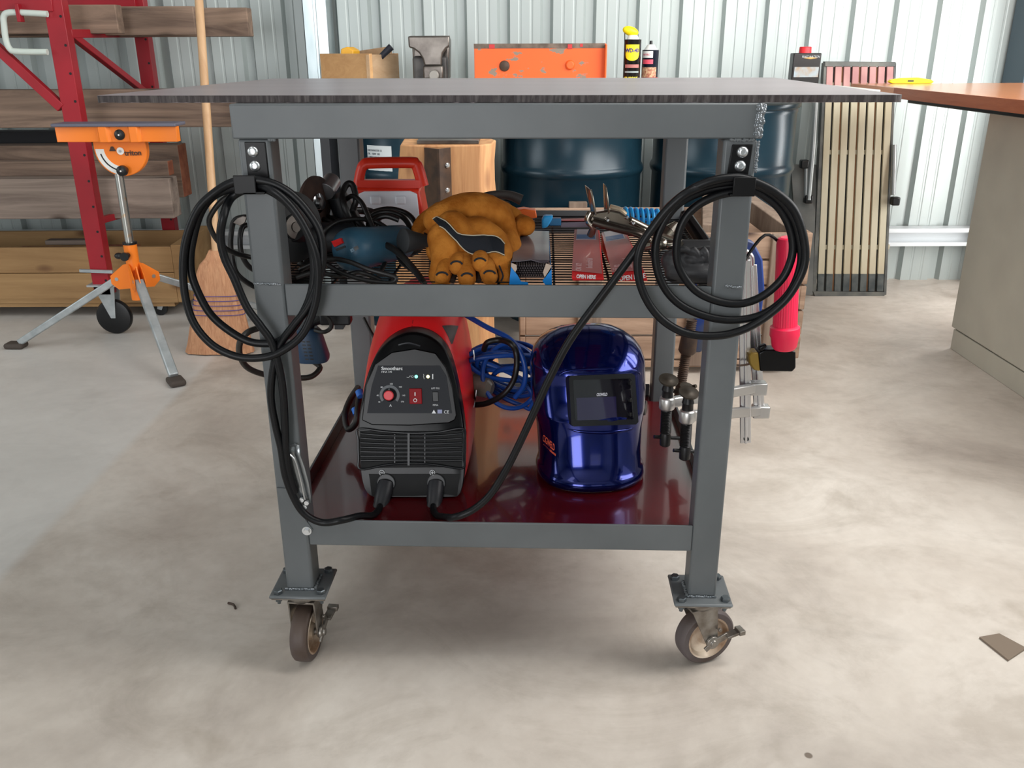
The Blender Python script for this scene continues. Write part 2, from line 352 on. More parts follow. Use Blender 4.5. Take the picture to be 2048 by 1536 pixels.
for L_ in (ft, fb):
    L_[0] += uy * .006; L_[1] += uy * .002; L_[-1] += uy * .02 - ux * -.004; L_[-2] += uy * .006
bk = [c0 - ux * Lx + uy * Ly, c0 + uy * Ly]
VT = [b._v(p) for p in ft]; VB = [b._v(p) for p in fb]
kt = [b._v((p.x, p.y, zt)) for p in bk]; kb = [b._v((p.x, p.y, zt - .01)) for p in bk]
b._f(VT + kt[0:1] + kt[1:2]); b._f((VB + kb[0:1] + kb[1:2])[::-1])
b.mat(1)
for i in range(n): b._f([VT[i], VT[i + 1], VB[i + 1], VB[i]])
b._f([VT[-1], kt[0], kb[0], VB[-1]]); b._f([kt[0], kt[1], kb[1], kb[0]]); b._f([kt[1], VT[0], VB[0], kb[1]])
b.build('steel_top', [topmat(), edge], bench, smooth_=False, label='thick bare steel plate top with flame-cut edge')
# wire mesh middle shelf
b = nb(); zm = Z3 - .012
for k in range(37):
    by = .012 + k * (BD - .024) / 36; b.cyl((-BW + .007, by, zm), (BW - .007, by, zm), .0013, n=6)
for k in range(9):
    bx = -BW + .02 + k * (2 * BW - .04) / 8; b.bar((bx, .008, zm - .0032), (bx, BD - .008, zm - .0032), .004, .003)
b.build('wire_shelf', SATIN, bench, smooth_=False, label='black wire rack middle shelf')
# ---- castors
CAP = mat('castor_plate_steel', (150, 146, 140), .35, .8, (116, 108, 100), 40)
TYRE = mat('castor_tyre', (88, 80, 80), .55, 0, (74, 60, 52), 12)
RIM = mat('castor_rim_cream', (226, 210, 190), .5, 0, (140, 112, 88), 20)
def caster(bx, by, wx, wy, ang):
    c = W(bx, by, 0); root_M = Matrix.Translation(c)
    b = MB(root_M); b.box((0, 0, Z0 - .003), (.104, .098, .006), Matrix.Rotation(-AB, 3, 'Z'))
    pl = b.build('castor_plate', PAINT, bench, bevel=.003)
    b = MB(root_M); b.box((0, 0, Z0 - .008), (.098, .09, .004), Matrix.Rotation(-AB, 3, 'Z')); b.build('lower_plate', CAP, pl, bevel=.001)
    for i in (-1, 1):
        for j in (-1, 1):
            b = MB(root_M); b.lathe((i * .039, j * .035, Z0), (0, 0, 1), [(-.022, .0035), (-.016, .0035), (-.016, .0065), (-.010, .0065), (-.010, .0035), (0, .0035), (0, .0085), (.006, .0085), (.0075, .007)], 6)
            b.build('plate_bolt', mat('dull_bolt', (96, 102, 106), .35, .8), pl)
    # swivel fork; local frame: x = wheel axle
    A = Vector((math.cos(ang), math.sin(ang), 0)); F = Vector((-A.y, A.x, 0)); R = .0565
    M = Matrix.Identity(4); M.col[0][:3] = A; M.col[1][:3] = F; M.translation = c
    off = Vector((wx, wy, 0)) - c; oy = off.dot(F); ox = off.dot(A)
    b = MB(M); b.lathe((0, 0, Z0 - .012), (0, 0, -1), [(0, .034), (.01, .033), (.014, .030), (.02, .026)], 24)
    top = Z0 - .03
    for s in (-1, 1):
        x = ox * 0 + s * .0225
        poly = [(x, -.026, top), (x, .026, top), (x, oy + .013, R), (x, oy + .006, R - .010), (x, oy - .006, R - .010), (x, oy - .013, R)]
        b.prism(poly, (s * .003, 0, 0))
    b.box((0, 0, top + .001), (.051, .054, .004)); b.cyl((-.031, oy, R), (.031, oy, R), .006, n=8)
    fk = b.build('castor_fork', CAP, bench, bevel=.0008)
    Mw = M @ Matrix.Translation((0, oy, R))
    b = MB(Mw); prof = [(-.0155, R - .016), (-.0155, R - .004), (-.012, R - .0007), (-.005, R), (.005, R), (.012, R - .0007), (.0155, R - .004), (.0155, R - .016)]
    b.lathe((0, 0, 0), (1, 0, 0), prof, 48, cap=False); wh = b.build('wheel', TYRE, bench)
    b = MB(Mw); b.lathe((0, 0, 0), (1, 0, 0), [(-.016, R - .017), (-.0165, R - .014), (-.014, R - .0135), (.014, R - .0135), (.0165, R - .014), (.016, R - .017), (.006, R - .021), (.005, .018), (.014, .014), (.015, .007), (-.015, .007), (-.014, .014), (-.005, .018), (-.006, R - .021), (-.016, R - .017)], 48, cap=False)
    b.build('wheel_rim', RIM, wh)
    # brake lever on the outer side
    b = MB(Mw); x = .030
    b.lathe((x - .004, 0, 0), (1, 0, 0), [(0, .013), (.005, .013), (.007, .007), (.010, .007)], 20)
    b.bar((x, 0, 0), (x, .030, .010), .004, .013); b.bar((x, .028, .008), (x + .006, .052, .018), .016, .005); b.bar((x, 0, 0), (x, -.016, -.012), .004, .010)
    b.box((x + .006, .052, .018), (.02, .012, .009)); b.lathe((x - .002, .012, .026), (1, 0, 0), [(0, .004), (.005, .004)], 6)
    b.build('brake_lever', CAP, fk, bevel=.0008)
pl_ = P(628, 1262, Z=.0565); pr_ = P(1417, 1276, Z=.0565)
caster(-BW + T / 2, T / 2, pl_.x, pl_.y, math.radians(-6))
caster(BW - T / 2, T / 2, pr_.x, pr_.y, math.radians(-70))
a_ = W(-BW + T / 2, BD - T / 2, 0); caster(-BW + T / 2, BD - T / 2, a_.x + .02, a_.y + .01, math.radians(-40))
a_ = W(BW - T / 2, BD - T / 2, 0); caster(BW - T / 2, BD - T / 2, a_.x + .02, a_.y + .01, math.radians(-60))
# ---- cable hooks on the front legs
def hook(pc, top, bot, lean, lipx, bolts):
    # strap
    a = P(*top, Y=1.372 - pc * .0); Yp = a.y
    h = MB(); yl = (lambda px: OB.y - (P(px, 330, Y=1.36).x - OB.x) * math.tan(AB))(top[0]) 
    y0 = yl - .0035
    A = P(top[0] - 21, top[1], Y=y0); B_ = P(top[0] + 21, top[1], Y=y0); D_ = P(bot[0] - 21, bot[1], Y=y0); E_ = P(bot[0] + 21, bot[1], Y=y0)
    h.prism([A, B_, E_, D_], (0, .0035, 0))
    # shelf of the J and its front lip
    lo = P(*lipx, Y=y0 - .034); w_ = .017
    cx = (D_.x + E_.x) / 2
    zb = lo.z - .014
    h.span((cx - w_, y0, zb), (cx + w_, y0 + .0035, D_.z)); h.span((cx - w_, y0 - .034, zb), (cx + w_, y0 + .0035, zb + .0035))
    h.prism([(lo.x - .0165, y0 - .034, zb), (lo.x + .0165, y0 - .034, zb), (lo.x + .0165, y0 - .034, lo.z + .014), (lo.x - .0165, y0 - .034, lo.z + .014)], (0, .0035, 0))
    o = h.build('cable_hook', SATIN, bench, bevel=.0012, label='black steel cable hook')
    for q in bolts:
        p = P(*q, Y=y0); k = MB(); k.lathe(p, (0, -1, 0), [(0, .0085), (.0012, .0085), (.004, .0068), (.005, .004), (.005, .0036), (.003, .0032)], 24)
        k.build('hook_bolt', ZINC, o)
    return y0
YL = hook(0, (509, 284), (517, 356), 0, (489, 370), [(506, 303), (510, 332)])
YR = hook(1, (1486, 289), (1474, 358), 0, (1489, 374), [(1485, 304), (1480, 332)])
# ---- bent tin bracket at the foot of the left leg, with a bolt
SH = mat('folded_tin', (140, 144, 146), .25, .7)
y0 = W(-BW, 0, 0).y
b = MB(); pts = [(553, 976), (572, 977), (590, 1005), (612, 1042), (626, 1060), (606, 1068), (590, 1047)]
b.prism([P(x, y, Y=y0 - .003) for x, y in pts], (0, .0018, 0)); g = b.build('tin_gusset', PAINT, bench, label='flat painted tin gusset')
b = MB(); p = P(614, 1061, Y=y0 - .003); b.lathe(p, (0, -1, 0), [(0, .0085), (.002, .0085)], 20); b.lathe(p, (0, -1, 0), [(.002, .0055), (.007, .0055)], 6); b.build('gusset_bolt', ZINC, g)
b = MB(); Lp = [(576, 891), (574, 915), (582, 945), (592, 975), (603, 1000), (612, 1008)]; Rp = [(598, 891), (600, 910), (609, 935), (617, 965), (621, 990), (622, 1006)]
rl = [P(x, y, Y=y0 - .012 + .004 * i / 5) for i, (x, y) in enumerate(Lp)]; rt = [P(x, y, Y=y0 - .002 + .03 * math.sin(i)) if 0 else P(x, y, Y=y0 - .016 + .001 * i) for i, (x, y) in enumerate(Rp)]
q = [[b._v(p) for p in (a_, (a_ + c_) / 2 + Vector((0, .009, 0)), c_)] for a_, c_ in zip(rl, rt)]
for i in range(5):
    for j in range(2): b._f([q[i][j], q[i][j + 1], q[i + 1][j + 1], q[i + 1][j]])
hb = b.build('tin_bracket', SH, bench, solid=.0012, label='curled shiny tin bracket')
b = MB(); b.tube([P(577, 907, Y=y0 - .018), P(590, 921, Y=y0 - .018), P(600, 955, Y=y0 - .018), P(606, 985, Y=y0 - .016), P(610, 999, Y=y0 - .014)], .0016, 8); b.build('wire_clip', ZINC, hb)
b = MB()
for q_ in ((604, 998), (614, 1004), (610, 1012)): b.lathe(P(*q_, Y=y0 - .012), (0, -1, 0), [(0, .0045), (.005, .0045)], 6)
b.build('bracket_screw', ZINC, hb)
# ================================================================ back workbench and corner desk
LAMW = mat('white_laminate', (214, 212, 204), .45)
BEECH = wood('beech_laminate', (196, 132, 84), (178, 108, 62), 'y', 20, .22, knots=False, c3=None)
EDGE = wood('timber_edge_band', (160, 88, 52), (142, 72, 38), 'y', 60, .45, knots=False)
t = thing('back_workbench', 'white edged workbench along the ribbed wall behind the welding bench', 'workbench', (.3, 3.9, 0))
MB().span((-.92, 3.47, .905), (1.385, 3.93, .938)).build('worktop', LAMW, t, bevel=.002)
MB().span((-.735, 3.50, 0), (-.70, 3.92, .905)).build('end_panel', mat('charcoal_panel', (32, 34, 38), .5), t, bevel=.001)
t = thing('corner_desk', 'timber topped desk with cream side panel at the right edge', 'desk', (1.9, 2.6, 0))
b = MB(); b.span((1.44, 1.6, .912), (2.25, 3.93, .945)); b.build('desktop', BEECH, t, bevel=.003, label='glossy orange timber desktop')
MB().span((1.434, 1.6, .908), (1.4405, 3.47, .9455)).build('edge_band', EDGE, t, bevel=.001)
MB().span((1.47, 1.7, .893), (1.50, 3.42, .911)).build('under_frame', SATIN, t, bevel=.004)
CRE = mat('cream_panel', (190, 186, 172), .6, 0, (181, 177, 164), 6)
b = MB(); b.span((1.69, 2.0, .082), (2.3, 3.24, .905)); ca_ = b.build('cabinet_side', CRE, t, bevel=.003, label='cream side panel')
MB().span((1.69, 1.98, 0), (2.28, 3.22, .078)).build('kickboard', CRE, t, bevel=.002)
# yellow cutter on the desk
kn = thing('utility_knife', 'yellow utility knife lying on the timber desktop', 'knife', (1.95, 3.85, .9455))
Yk = 3.86; a = P(1779, 164, Y=Yk); c = P(1869, 163, Y=Yk); zz = .9455
b = MB(); prof = [(a.x, zz + .006), (a.x + .015, zz + .001), (a.x + .1, zz), (c.x - .01, zz + .001), (c.x, zz + .007), (c.x - .012, zz + .015), (a.x + .12, zz + .024), (a.x + .05, zz + .022), (a.x + .008, zz + .016)]
b.prism([(x, Yk, z) for x, z in prof], (0, .03, 0)); b.build('handle', mat('yellow_plastic', (246, 220, 20), .4), kn, bevel=.003)
MB().span((a.x + .075, Yk - .001, zz + .008), (a.x + .1, Yk + .001, zz + .014)).build('slider', BLACK, kn)
# ================================================================ things on the back workbench
BZ = .938
PINE = wood('pale_pine', (206, 162, 112), (184, 138, 90), 'x', 16, .7)
PINE2 = wood('pale_pine_end', (190, 160, 128), (170, 138, 104), 'y', 16, .75, knots=False)
t = thing('wooden_box', 'small pine box of tools on the back workbench, left of the vise', 'box', (P(700, 150, Y=3.75).x, 3.8, BZ))
A = P(639, 105, Y=3.80); B_ = P(738, 108, Y=3.62); D_ = P(797, 110, Y=3.84); E_ = A + (D_ - B_)
ztop = 1.072
def wall(p, q, z0, z1, th, name, m, par):
    p = Vector((p.x, p.y, 0)); q = Vector((q.x, q.y, 0)); d = (q - p).normalized(); nrm = Vector((-d.y, d.x, 0))
    return MB().prism([(p.x, p.y, z0), (q.x, q.y, z0), (q.x, q.y, z1), (p.x, p.y, z1)], nrm * th).build(name, m, par, bevel=.0015)
wall(A, B_, BZ, ztop, .016, 'front_board', PINE, t); wall(B_, D_, BZ, ztop - .004, .016, 'end_board', PINE2, t); wall(D_, E_, BZ, ztop, .016, 'back_board', PINE, t); wall(E_, A, BZ, ztop, .016, 'end_board', PINE2, t)
MB().prism([(A.x, A.y, BZ + .001), (B_.x, B_.y, BZ + .001), (D_.x, D_.y, BZ + .001), (E_.x, E_.y, BZ + .001)], (0, 0, .01)).build('base_board', PINE, t)
dv = (D_ - A) * .3; p_, q_ = A + dv, A + dv * 2.6
b = MB(); zc = ztop + .006; m_ = (A + D_) / 2
b.bar((m_.x - .02, m_.y + .1, ztop - .006), (D_.x - .03, D_.y - .01, ztop + .012), .014, .03); b.build('divider_board', PINE2, t)
b = MB(); b.prism([(A.x + .075, A.y + .01, ztop - .04), (A.x + .13, A.y + .01, ztop - .04), (A.x + .135, A.y + .01, ztop + .012), (A.x + .11, A.y + .01, ztop + .026), (A.x + .085, A.y + .01, ztop + .018)], (.02, .05, 0))
tag(b.build('tape_measure', mat('amber_plastic', (226, 168, 44), .45), bevel=.004), 'amber plastic tape measure poking out of the small pine box', 'tape measure')
b = MB(); b.tube([(B_.x + .0, B_.y + .10, ztop - .05), (B_.x + .035, B_.y + .10, ztop - .01), (B_.x + .075, B_.y + .10, ztop + .025)], lambda u: .009 + .005 * u, 12); o = b.build('screwdriver', mat('navy_rubber', (26, 30, 42), .5)); tag(o, 'dark screwdriver handle sticking up out of the small pine box', 'screwdriver')
# vise
t = thing('bench_vise', 'worn steel bench vise on the back workbench', 'vise', (P(858, 150, Y=3.7).x, 3.75, BZ))
Yv = 3.62
def vz(py): return P(858, py, Y=Yv).z
def vx(px): return P(px, 110, Y=Yv).x
L_ = [(817, 72), (900, 72), (899, 93), (893, 97), (886, 106), (883, 118), (883, 132), (848, 132), (845, 118), (838, 106), (828, 98), (818, 95)]
b = MB(); b.prism([(vx(x), Yv, vz(y)) for x, y in L_], (0, .055, 0)); j = b.build('front_jaw', CAST, t, bevel=.006, seg=3)
b = MB(); b.span((vx(819), Yv + .052, vz(86)), (vx(899), Yv + .062, vz(71))); b.build('jaw_plate', CAST, j, bevel=.001)
b = MB(); b.prism([(vx(820), Yv + .075, vz(74)), (vx(898), Yv + .075, vz(74)), (vx(895), Yv + .075, vz(160)), (vx(822), Yv + .075, vz(160))], (0, .10, 0)); b.build('rear_jaw', CAST, t, bevel=.01, seg=3)
b = MB(); b.span((vx(823), Yv + .02, BZ), (vx(894), Yv + .17, vz(112))); b.build('body', mat('dark_cast_iron', (62, 60, 60), .5, .5, (84, 82, 80), 20), t, bevel=.012, seg=3)
b = MB(); b.span((vx(846), Yv - .02, vz(158)), (vx(886), Yv + .1, vz(131))); b.build('slide', CAST, t, bevel=.006)
b = MB(); b.lathe((vx(868), Yv - .05, vz(150)), (0, 1, 0), [(0, .016), (.003, .019), (.03, .019), (.032, .012), (.08, .012)], 28); b.build('screw_head', mat('dull_steel', (150, 146, 140), .5, .6), t)
# orange steel channel
t = thing('orange_steel_channel', 'chipped orange painted steel channel on the back workbench', 'steel channel', (P(1080, 150, Y=3.6).x, 3.6, BZ))
def om():
    m = mat('chipped_orange_paint', (232, 98, 40), .45, 0); nt = m.node_tree; N = nt.nodes; L = nt.links; bs = N['Principled BSDF']
    tc = N.new('ShaderNodeTexCoord'); mp = N.new('ShaderNodeMapping'); mp.inputs['Scale'].default_value = (1, 1, 1.6); mp.inputs['Location'].default_value = (.31, 0, .2); L.new(tc.outputs['Object'], mp.inputs[0])
    n = N.new('ShaderNodeTexNoise'); n.inputs['Scale'].default_value = 13; n.inputs['Detail'].default_value = 5; L.new(mp.outputs[0], n.inputs['Vector'])
    r = N.new('ShaderNodeValToRGB'); e = r.color_ramp.elements; e[0].position = .60; e[1].position = .62; e[0].color = lin((232, 98, 40)); e[1].color = lin((134, 120, 106)); L.new(n.outputs['Fac'], r.inputs[0]); L.new(r.outputs[0], bs.inputs['Base Color']); return m
Yo = 3.55; a = P(948, 88, Y=Yo); c = P(1213, 87, Y=Yo); OM = om()
b = MB(); b.span((a.x, Yo, BZ), (c.x, Yo + .008, a.z)); b.span((a.x, Yo, BZ), (c.x, Yo + .12, BZ + .008)); b.span((a.x, Yo, BZ), (a.x + .006, Yo + .09, a.z - .005)); b.span((c.x - .006, Yo - .03, BZ), (c.x, Yo + .07, a.z - .004))
b.build('channel', OM, t, bevel=.001)
b = MB(); b.span((a.x - .001, Yo - .0015, a.z - .016), (c.x - .006, Yo + .0085, a.z + .001)); b.build('scorched_edge', mat('scorched_steel', (78, 66, 58), .6, .3, (128, 112, 100), 22), t)
b = MB(); b.cyl((P(1140, 130, Y=Yo).x, Yo - .012, P(1140, 130, Y=Yo).z), (P(1140, 130, Y=Yo).x, Yo, P(1140, 130, Y=Yo).z), .014, .019, n=14); b.build('stud', OM, t, bevel=.002)
b = MB(); p = P(1009, 132, Y=Yo); b.lathe(p, (0, -1, 0), [(0, .02), (.006, .018), (.010, .010)], 16); b.build('stud', RUST, t)
for q_ in ((984, 92, 10, 8), (1140, 92, 8, 9), (1163, 90, 5, 6)): b = MB(); p = P(q_[0], q_[1], Y=Yo); b.span((p.x - q_[2] * .0011, Yo - .003, p.z - q_[3] * .0011), (p.x + q_[2] * .001, Yo - .001, p.z + q_[3] * .0007)); b.build('paint_patch', mat('pink_red_paint', (190, 52, 54), .5), t)
b = MB(); p = P(938, 156, Y=3.52); b.tube([(p.x - .02, 3.52, BZ + .018), (p.x + .015, 3.52, BZ + .010)], .010, 10, 1); tag(b.build('cloth_scrap', mat('off_white_cloth', (226, 214, 196), .9)), 'small off-white stub beside the orange steel channel', 'scrap')
# aerosol cans
def can(name, label, px0, px1, ptop, body, Yc, label_fn, neck):
    a, c = P(px0, 120, Y=Yc), P(px1, 120, Y=Yc); r = (c.x - a.x) / 2; x = (a.x + c.x) / 2; zt_ = P(px0, ptop, Y=Yc).z
    t = thing(name, label, 'spray can', (x, Yc, BZ)); o = Vector((x, Yc, BZ)); H = zt_ - BZ
    MB().lathe(o, (0, 0, 1), [(0, r * .95), (.002, r), (H - .004, r), (H - .002, r * 1.02), (H, r * .98)], 40).build('body', body, t)
    label_fn(t, o, r, H); neck(t, o, r, H); return t
def wrapper(o, r): return lambda co, off=0: None
def curved(o, r, ang0, z):
    def f(co): a = ang0 + co.x / r; return Vector((o.x + math.sin(a) * (r + .0004 + co.z), o.y - math.cos(a) * (r + .0004 + co.z), o.z + z + co.y))
    return f
def band(o, r, a0, a1, z0, z1, m, par, name='label', off=.0003, n=20, rnd=0):
    b = MB(); 
    for i in range(n):
        u0, u1 = a0 + (a1 - a0) * i / n, a0 + (a1 - a0) * (i + 1) / n; R = r + off
        def zz_(u): 
            if not rnd: return 0
            t_ = abs(2 * (u - a0) / (a1 - a0) - 1); return rnd * (1 - math.sqrt(max(0, 1 - t_ * t_)))
        b._f([b._v((o.x + math.sin(u) * R, o.y - math.cos(u) * R, o.z + z)) for u, z in ((u0, z0 + zz_(u0)), (u1, z0 + zz_(u1)), (u1, z1), (u0, z1))])
    return b.build(name, m, par)
YEL = mat('bright_yellow', (244, 222, 20), .4); WH = mat('white_plastic', (232, 232, 228), .4)
def l1(t, o, r, H):
    lb = band(o, r, -1.0, .75, H - .075, H - .018, YEL, t, 'yellow_label', rnd=.02)
    text('WD-40', .019, mat('violet_ink', (60, 40, 130), .5), None, lb, off=.0006, wrap=curved(o, r + .0006, -1.0, H - .045), sx=.92)
    band(o, r, -1.0, .8, H - .100, H - .088, mat('pink_ink', (176, 110, 104), .5), t, 'label_stripe'); band(o, r, -1.0, .8, H - .118, H - .112, mat('silver_ink', (150, 160, 160), .5), t, 'label_stripe')
    text('SILICONE', .014, YEL, None, t, wrap=curved(o, r + .0003, -1.0, H - .142), off=.0003, sx=.9); band(o, r, -.95, .55, H - .19, H - .150, mat('mustard_ink', (196, 156, 34), .5), t, 'label_patch', rnd=-.012)
def n1(t, o, r, H):
    MB().lathe(o + Vector((0, 0, H)), (0, 0, 1), [(0, r * .72), (.008, r * .62), (.015, r * .5)], 30).build('collar', WH, t)
    b = MB(); z = H + .013; b.ball(o + Vector((-.010, 0, z + .016)), 1, (.031, .016, .017), Matrix.Rotation(.28, 3, 'Y')); b.build('nozzle', YEL, t)
    b = MB(); b.cyl(o + Vector((-.032, -.006, z + .01)), o + Vector((-.031, -.008, z - .02)), .002, n=8); b.build('straw', BLACK, t)
can('lubricant_can', 'black spray can with a yellow shield label and yellow nozzle', 1247, 1281, 79, mat('gloss_black_tin', (22, 20, 20), .25, .2), 3.56, l1, n1)
def l2(t, o, r, H):
    band(o, r, -1.3, .15, H - .028, H - .004, WH, t, 'white_label'); text('NITRO', .010, mat('pink_text', (214, 90, 120), .5), None, t, wrap=curved(o, r + .0006, -1.1, H - .020))
    band(o, r, -1.2, .2, H - .050, H - .034, mat('coral_ink', (226, 84, 104), .5), t, 'red_label'); lb = band(o, r, -1.4, .7, H - .098, H - .062, mat('photo_print', (150, 70, 54), .5, 0, (222, 190, 150), 90), t, 'picture_label'); band(o, r, -1.45, 1.2, H - .160, H - .098, mat('rust_ink', (150, 44, 36), .5), t, 'lower_label')
def n2(t, o, r, H):
    MB().lathe(o + Vector((0, 0, H)), (0, 0, 1), [(0, r * .85), (.010, r * .6), (.018, r * .45), (.02, r * .2)], 30).build('shoulder', WH, t)
    MB().lathe(o + Vector((0, 0, H + .02)), (0, 0, 1), [(0, .006), (.013, .005)], 12).build('nozzle', BLACK, t)
can('paint_can', 'shorter dark spray can with red and white labels', 1284, 1317, 100, mat('dark_navy_tin', (20, 28, 44), .28, .3), 3.60, l2, n2)
# oil tin
t = thing('oil_tin', 'black rectangular oil tin with a red cap beside the slatted sun lounger', 'tin', (P(1616, 150, Y=3.75).x, 3.75, BZ))
Yt = 3.70; a = P(1588, 106, Y=Yt); c = P(1644, 106, Y=Yt)
f = MB().span((a.x, Yt, BZ), (c.x, Yt + .05, a.z)).build('body', mat('gloss_black_tin', (22, 20, 20), .25, .2), t, bevel=.004, seg=3)
b = MB(); b.lathe(((a.x + c.x) / 2 - .004, Yt + .025, a.z), (0, 0, 1), [(0, .024), (.021, .023), (.023, .021)], 24); b.build('cap', mat('red_plastic', (206, 36, 44), .4), t)
M = frame((a.x + .033, Yt - .0008, a.z - .018), (1, 0, 0), (0, 0, 1))
text('FEAST WATSON', .012, mat('tin_print', (176, 180, 182), .5), M, f, sx=.8, off=0)
band_ = MB().span((a.x + .008, Yt - .001, a.z - .090), (c.x - .006, Yt + .001, a.z - .052)).build('picture_label', mat('tin_photo', (140, 154, 162), .5, 0, (142, 120, 96), 30), f)
b = MB(); p = P(1621, 116, Y=Yt); b.prism([(p.x - .028, Yt - .001, p.z), (p.x, Yt - .001, p.z + .004), (p.x + .028, Yt - .001, p.z), (p.x, Yt - .001, p.z - .004)], (0, .0005, 0)); b.build('gold_mark', mat('gold_ink', (190, 140, 70), .5), f)
# ================================================================ blue drums
DR = mat('teal_drum_paint', (24, 50, 62), .26, .1, (20, 43, 55), 4, bump=.05, bs=12)
def drum(x, Yc, label):
    t = thing('steel_drum', label, 'drum', (x, Yc, 0), 'teal steel drums under the back workbench'); r = .288
    pr = [(0, r * .99), (.012, r * 1.012), (.022, r)]
    for zc in (.325, .625):
        for k in range(-3, 4): pr.append((zc + k * .008, r + .010 * math.cos(k / 3 * PI / 2)))
    pr += [(.84, r), (.848, r + .003), (.858, r), (.866, r + .012), (.88, r + .012), (.88, r - .01)]
    MB().lathe((x, Yc, 0), (0, 0, 1), pr, 72).build('shell', DR, t, angle=60)
    MB().lathe((x, Yc, .862), (0, 0, 1), [(0, r - .008), (.002, r - .009)], 48).build('lid', DR, t); return t
d0 = drum(-.375, 3.76, 'teal steel drum with a white printed label, left of the log'); drum(.255, 3.78, 'teal steel drum right behind the locking pliers'); drum(.885, 3.80, 'teal steel drum behind the bench\'s right leg')
a = P(733, 290, Y=3.535); c = P(779, 290, Y=3.51); lo = P(733, 342, Y=3.53)
o = Vector((-.375, 3.76, 0)); A0 = math.atan2(a.x + .375, 3.76 - a.y) ; A1 = math.atan2(c.x + .375, 3.76 - c.y)
lb = band(o, .2905, A0, A0 + .40, lo.z, a.z, mat('white_sticker', (206, 214, 216), .5), d0, 'printed_label')
for i, s in enumerate(('EARTHMASTER 25', 'OIL   150W  001', 'LUBRICATING OIL 205', 'MULTIGRADE USE', '205L')): text(s, .0105, mat('grey_ink', (70, 80, 86), .6), None, lb, wrap=curved(o, .2912, A0 + .012, a.z - .022 - i * .013), sx=.85)
# ================================================================ log block with steel angle
LOG = wood('split_log', (226, 176, 124), (176, 118, 76), 'z', 18, .75, c3=(130, 80, 54))
t = thing('wooden_block', 'sawn timber block with a steel angle bolted to its face, behind the bench', 'wooden block', (-.2, 2.75, 0))
Yb = 2.60; top = [(796, 289), (992, 291)]
rnd_ = random.Random(2); rings = []
for k in range(15):
    z = .828 * k / 14
    u = k / 14; xl = P(757 + (797 - 757) * max(0, (u - .3)) / .7 - 4, 400, Y=Yb).x; xr = P(972 + (992 - 972) * max(0, (u - .3)) / .7 + 4 * math.sin(u * 9), 400, Y=Yb).x
    xl = -.37 + .045 * u + .008 * math.sin(u * 7); xr = -.062 + .012 * u + .01 * math.sin(u * 11 + 1)
    rings.append([(xl, Yb + .02, z), (xl + .03, Yb, z), (xl + .1, Yb - .006 + .004 * math.sin(z * 20), z), (xr - .1, Yb - .004, z), (xr - .03, Yb + .005, z), (xr, Yb + .04, z), (xr + .01, Yb + .15, z), (xr - .03, Yb + .27, z), (xl + .1, Yb + .29, z), (xl - .01, Yb + .2, z)])
MB().rings(rings).build('block', LOG, t, bevel=.004)
MB().span((P(832, 283, Y=Yb).x, Yb + .02, .829), (P(957, 283, Y=Yb).x, Yb + .22, .839)).build('top_plate', CAST, t, bevel=.001)
ax, bx_ = P(850, 350, Y=Yb - .02).x, P(902, 350, Y=Yb - .02).x; mx = ax + (bx_ - ax) * .52; zl = .40
g = MB().prism([(ax - .004, Yb - .002, .822), (mx, Yb - .05, .822), (mx + .006, Yb - .05, .822), (bx_, Yb - .012, .822), (bx_, Yb - .006, .822), (mx + .003, Yb - .043, .822), (ax, Yb, .822)], (0, 0, zl - .822)).build('steel_angle', RUST, t)
for py in (331, 381):
    p = P(894, py, Y=Yb - .030); MB().lathe(p + Vector((0, .004, 0)), (.55, -.8, 0), [(0, .0075), (.004, .0075), (.007, .004)], 12).build('angle_bolt', ZINC, t)
# ================================================================ pallet crate
CR = wood('weathered_crate', (178, 150, 128), (120, 94, 76), 'x', 16, .8, c3=(64, 44, 36)); CRG = wood('grey_crate_timber', (150, 132, 116), (104, 86, 74), 'z', 14, .85)
t = thing('pallet_crate', 'weathered slatted timber crate on the floor behind the bench', 'crate', (.55, 3.2, 0))
x0, x1, Yc0, Yc1 = .048, 1.0, 2.96, 3.44; zt_ = .50
zs = [(.02, .045), (.052, .135), (.142, .225), (.232, .315), (.322, .405), (.412, .50)]
for z0, z1 in zs: MB().span((x0, Yc0, z0), (x1, Yc0 + .02, z1)).build('slat', CR, t, bevel=.003)
for xx in (x0 + .18, x1 - .12, x0 + .56): MB().span((xx, Yc0 - .022, .03), (xx + .085, Yc0 + .002, zt_ + (.0 if xx > .3 else 0))).build('post', CRG, t, bevel=.004)
for z0, z1 in zs[1:]: MB().span((x1, Yc0, z0), (x1 + .02, Yc1, z1)).build('side_slat', CR, t, bevel=.003)
for z0, z1 in zs[1:]: MB().span((x0 - .02, Yc0, z0), (x0, Yc1, z1)).build('side_slat', CR, t, bevel=.003)
MB().span((x0, Yc1 - .02, .05), (x1, Yc1, .51)).build('back_board', CR, t, bevel=.003)
MB().bar((x1 - .03, Yc0 - .01, .47), (x1 - .15, Yc1, .56), .05, .075).build('brace', CRG, t, bevel=.003)
MB().bar((x1 - .30, Yc0 + .05, .49), (x1 - .22, Yc1 - .02, .53), .09, .06).build('brace', CRG, t, bevel=.003)
MB().span((P(1138, 405, Y=3.44).x, 3.425, .4), (P(1174, 405, Y=3.44).x, 3.46, P(1150, 404, Y=3.44).z)).build('post', CRG, t, bevel=.002)
MB().span((P(1415, 405, Y=3.44).x, 3.425, .4), (P(1424, 405, Y=3.44).x, 3.45, P(1150, 400, Y=3.44).z)).build('post', CRG, t, bevel=.002)
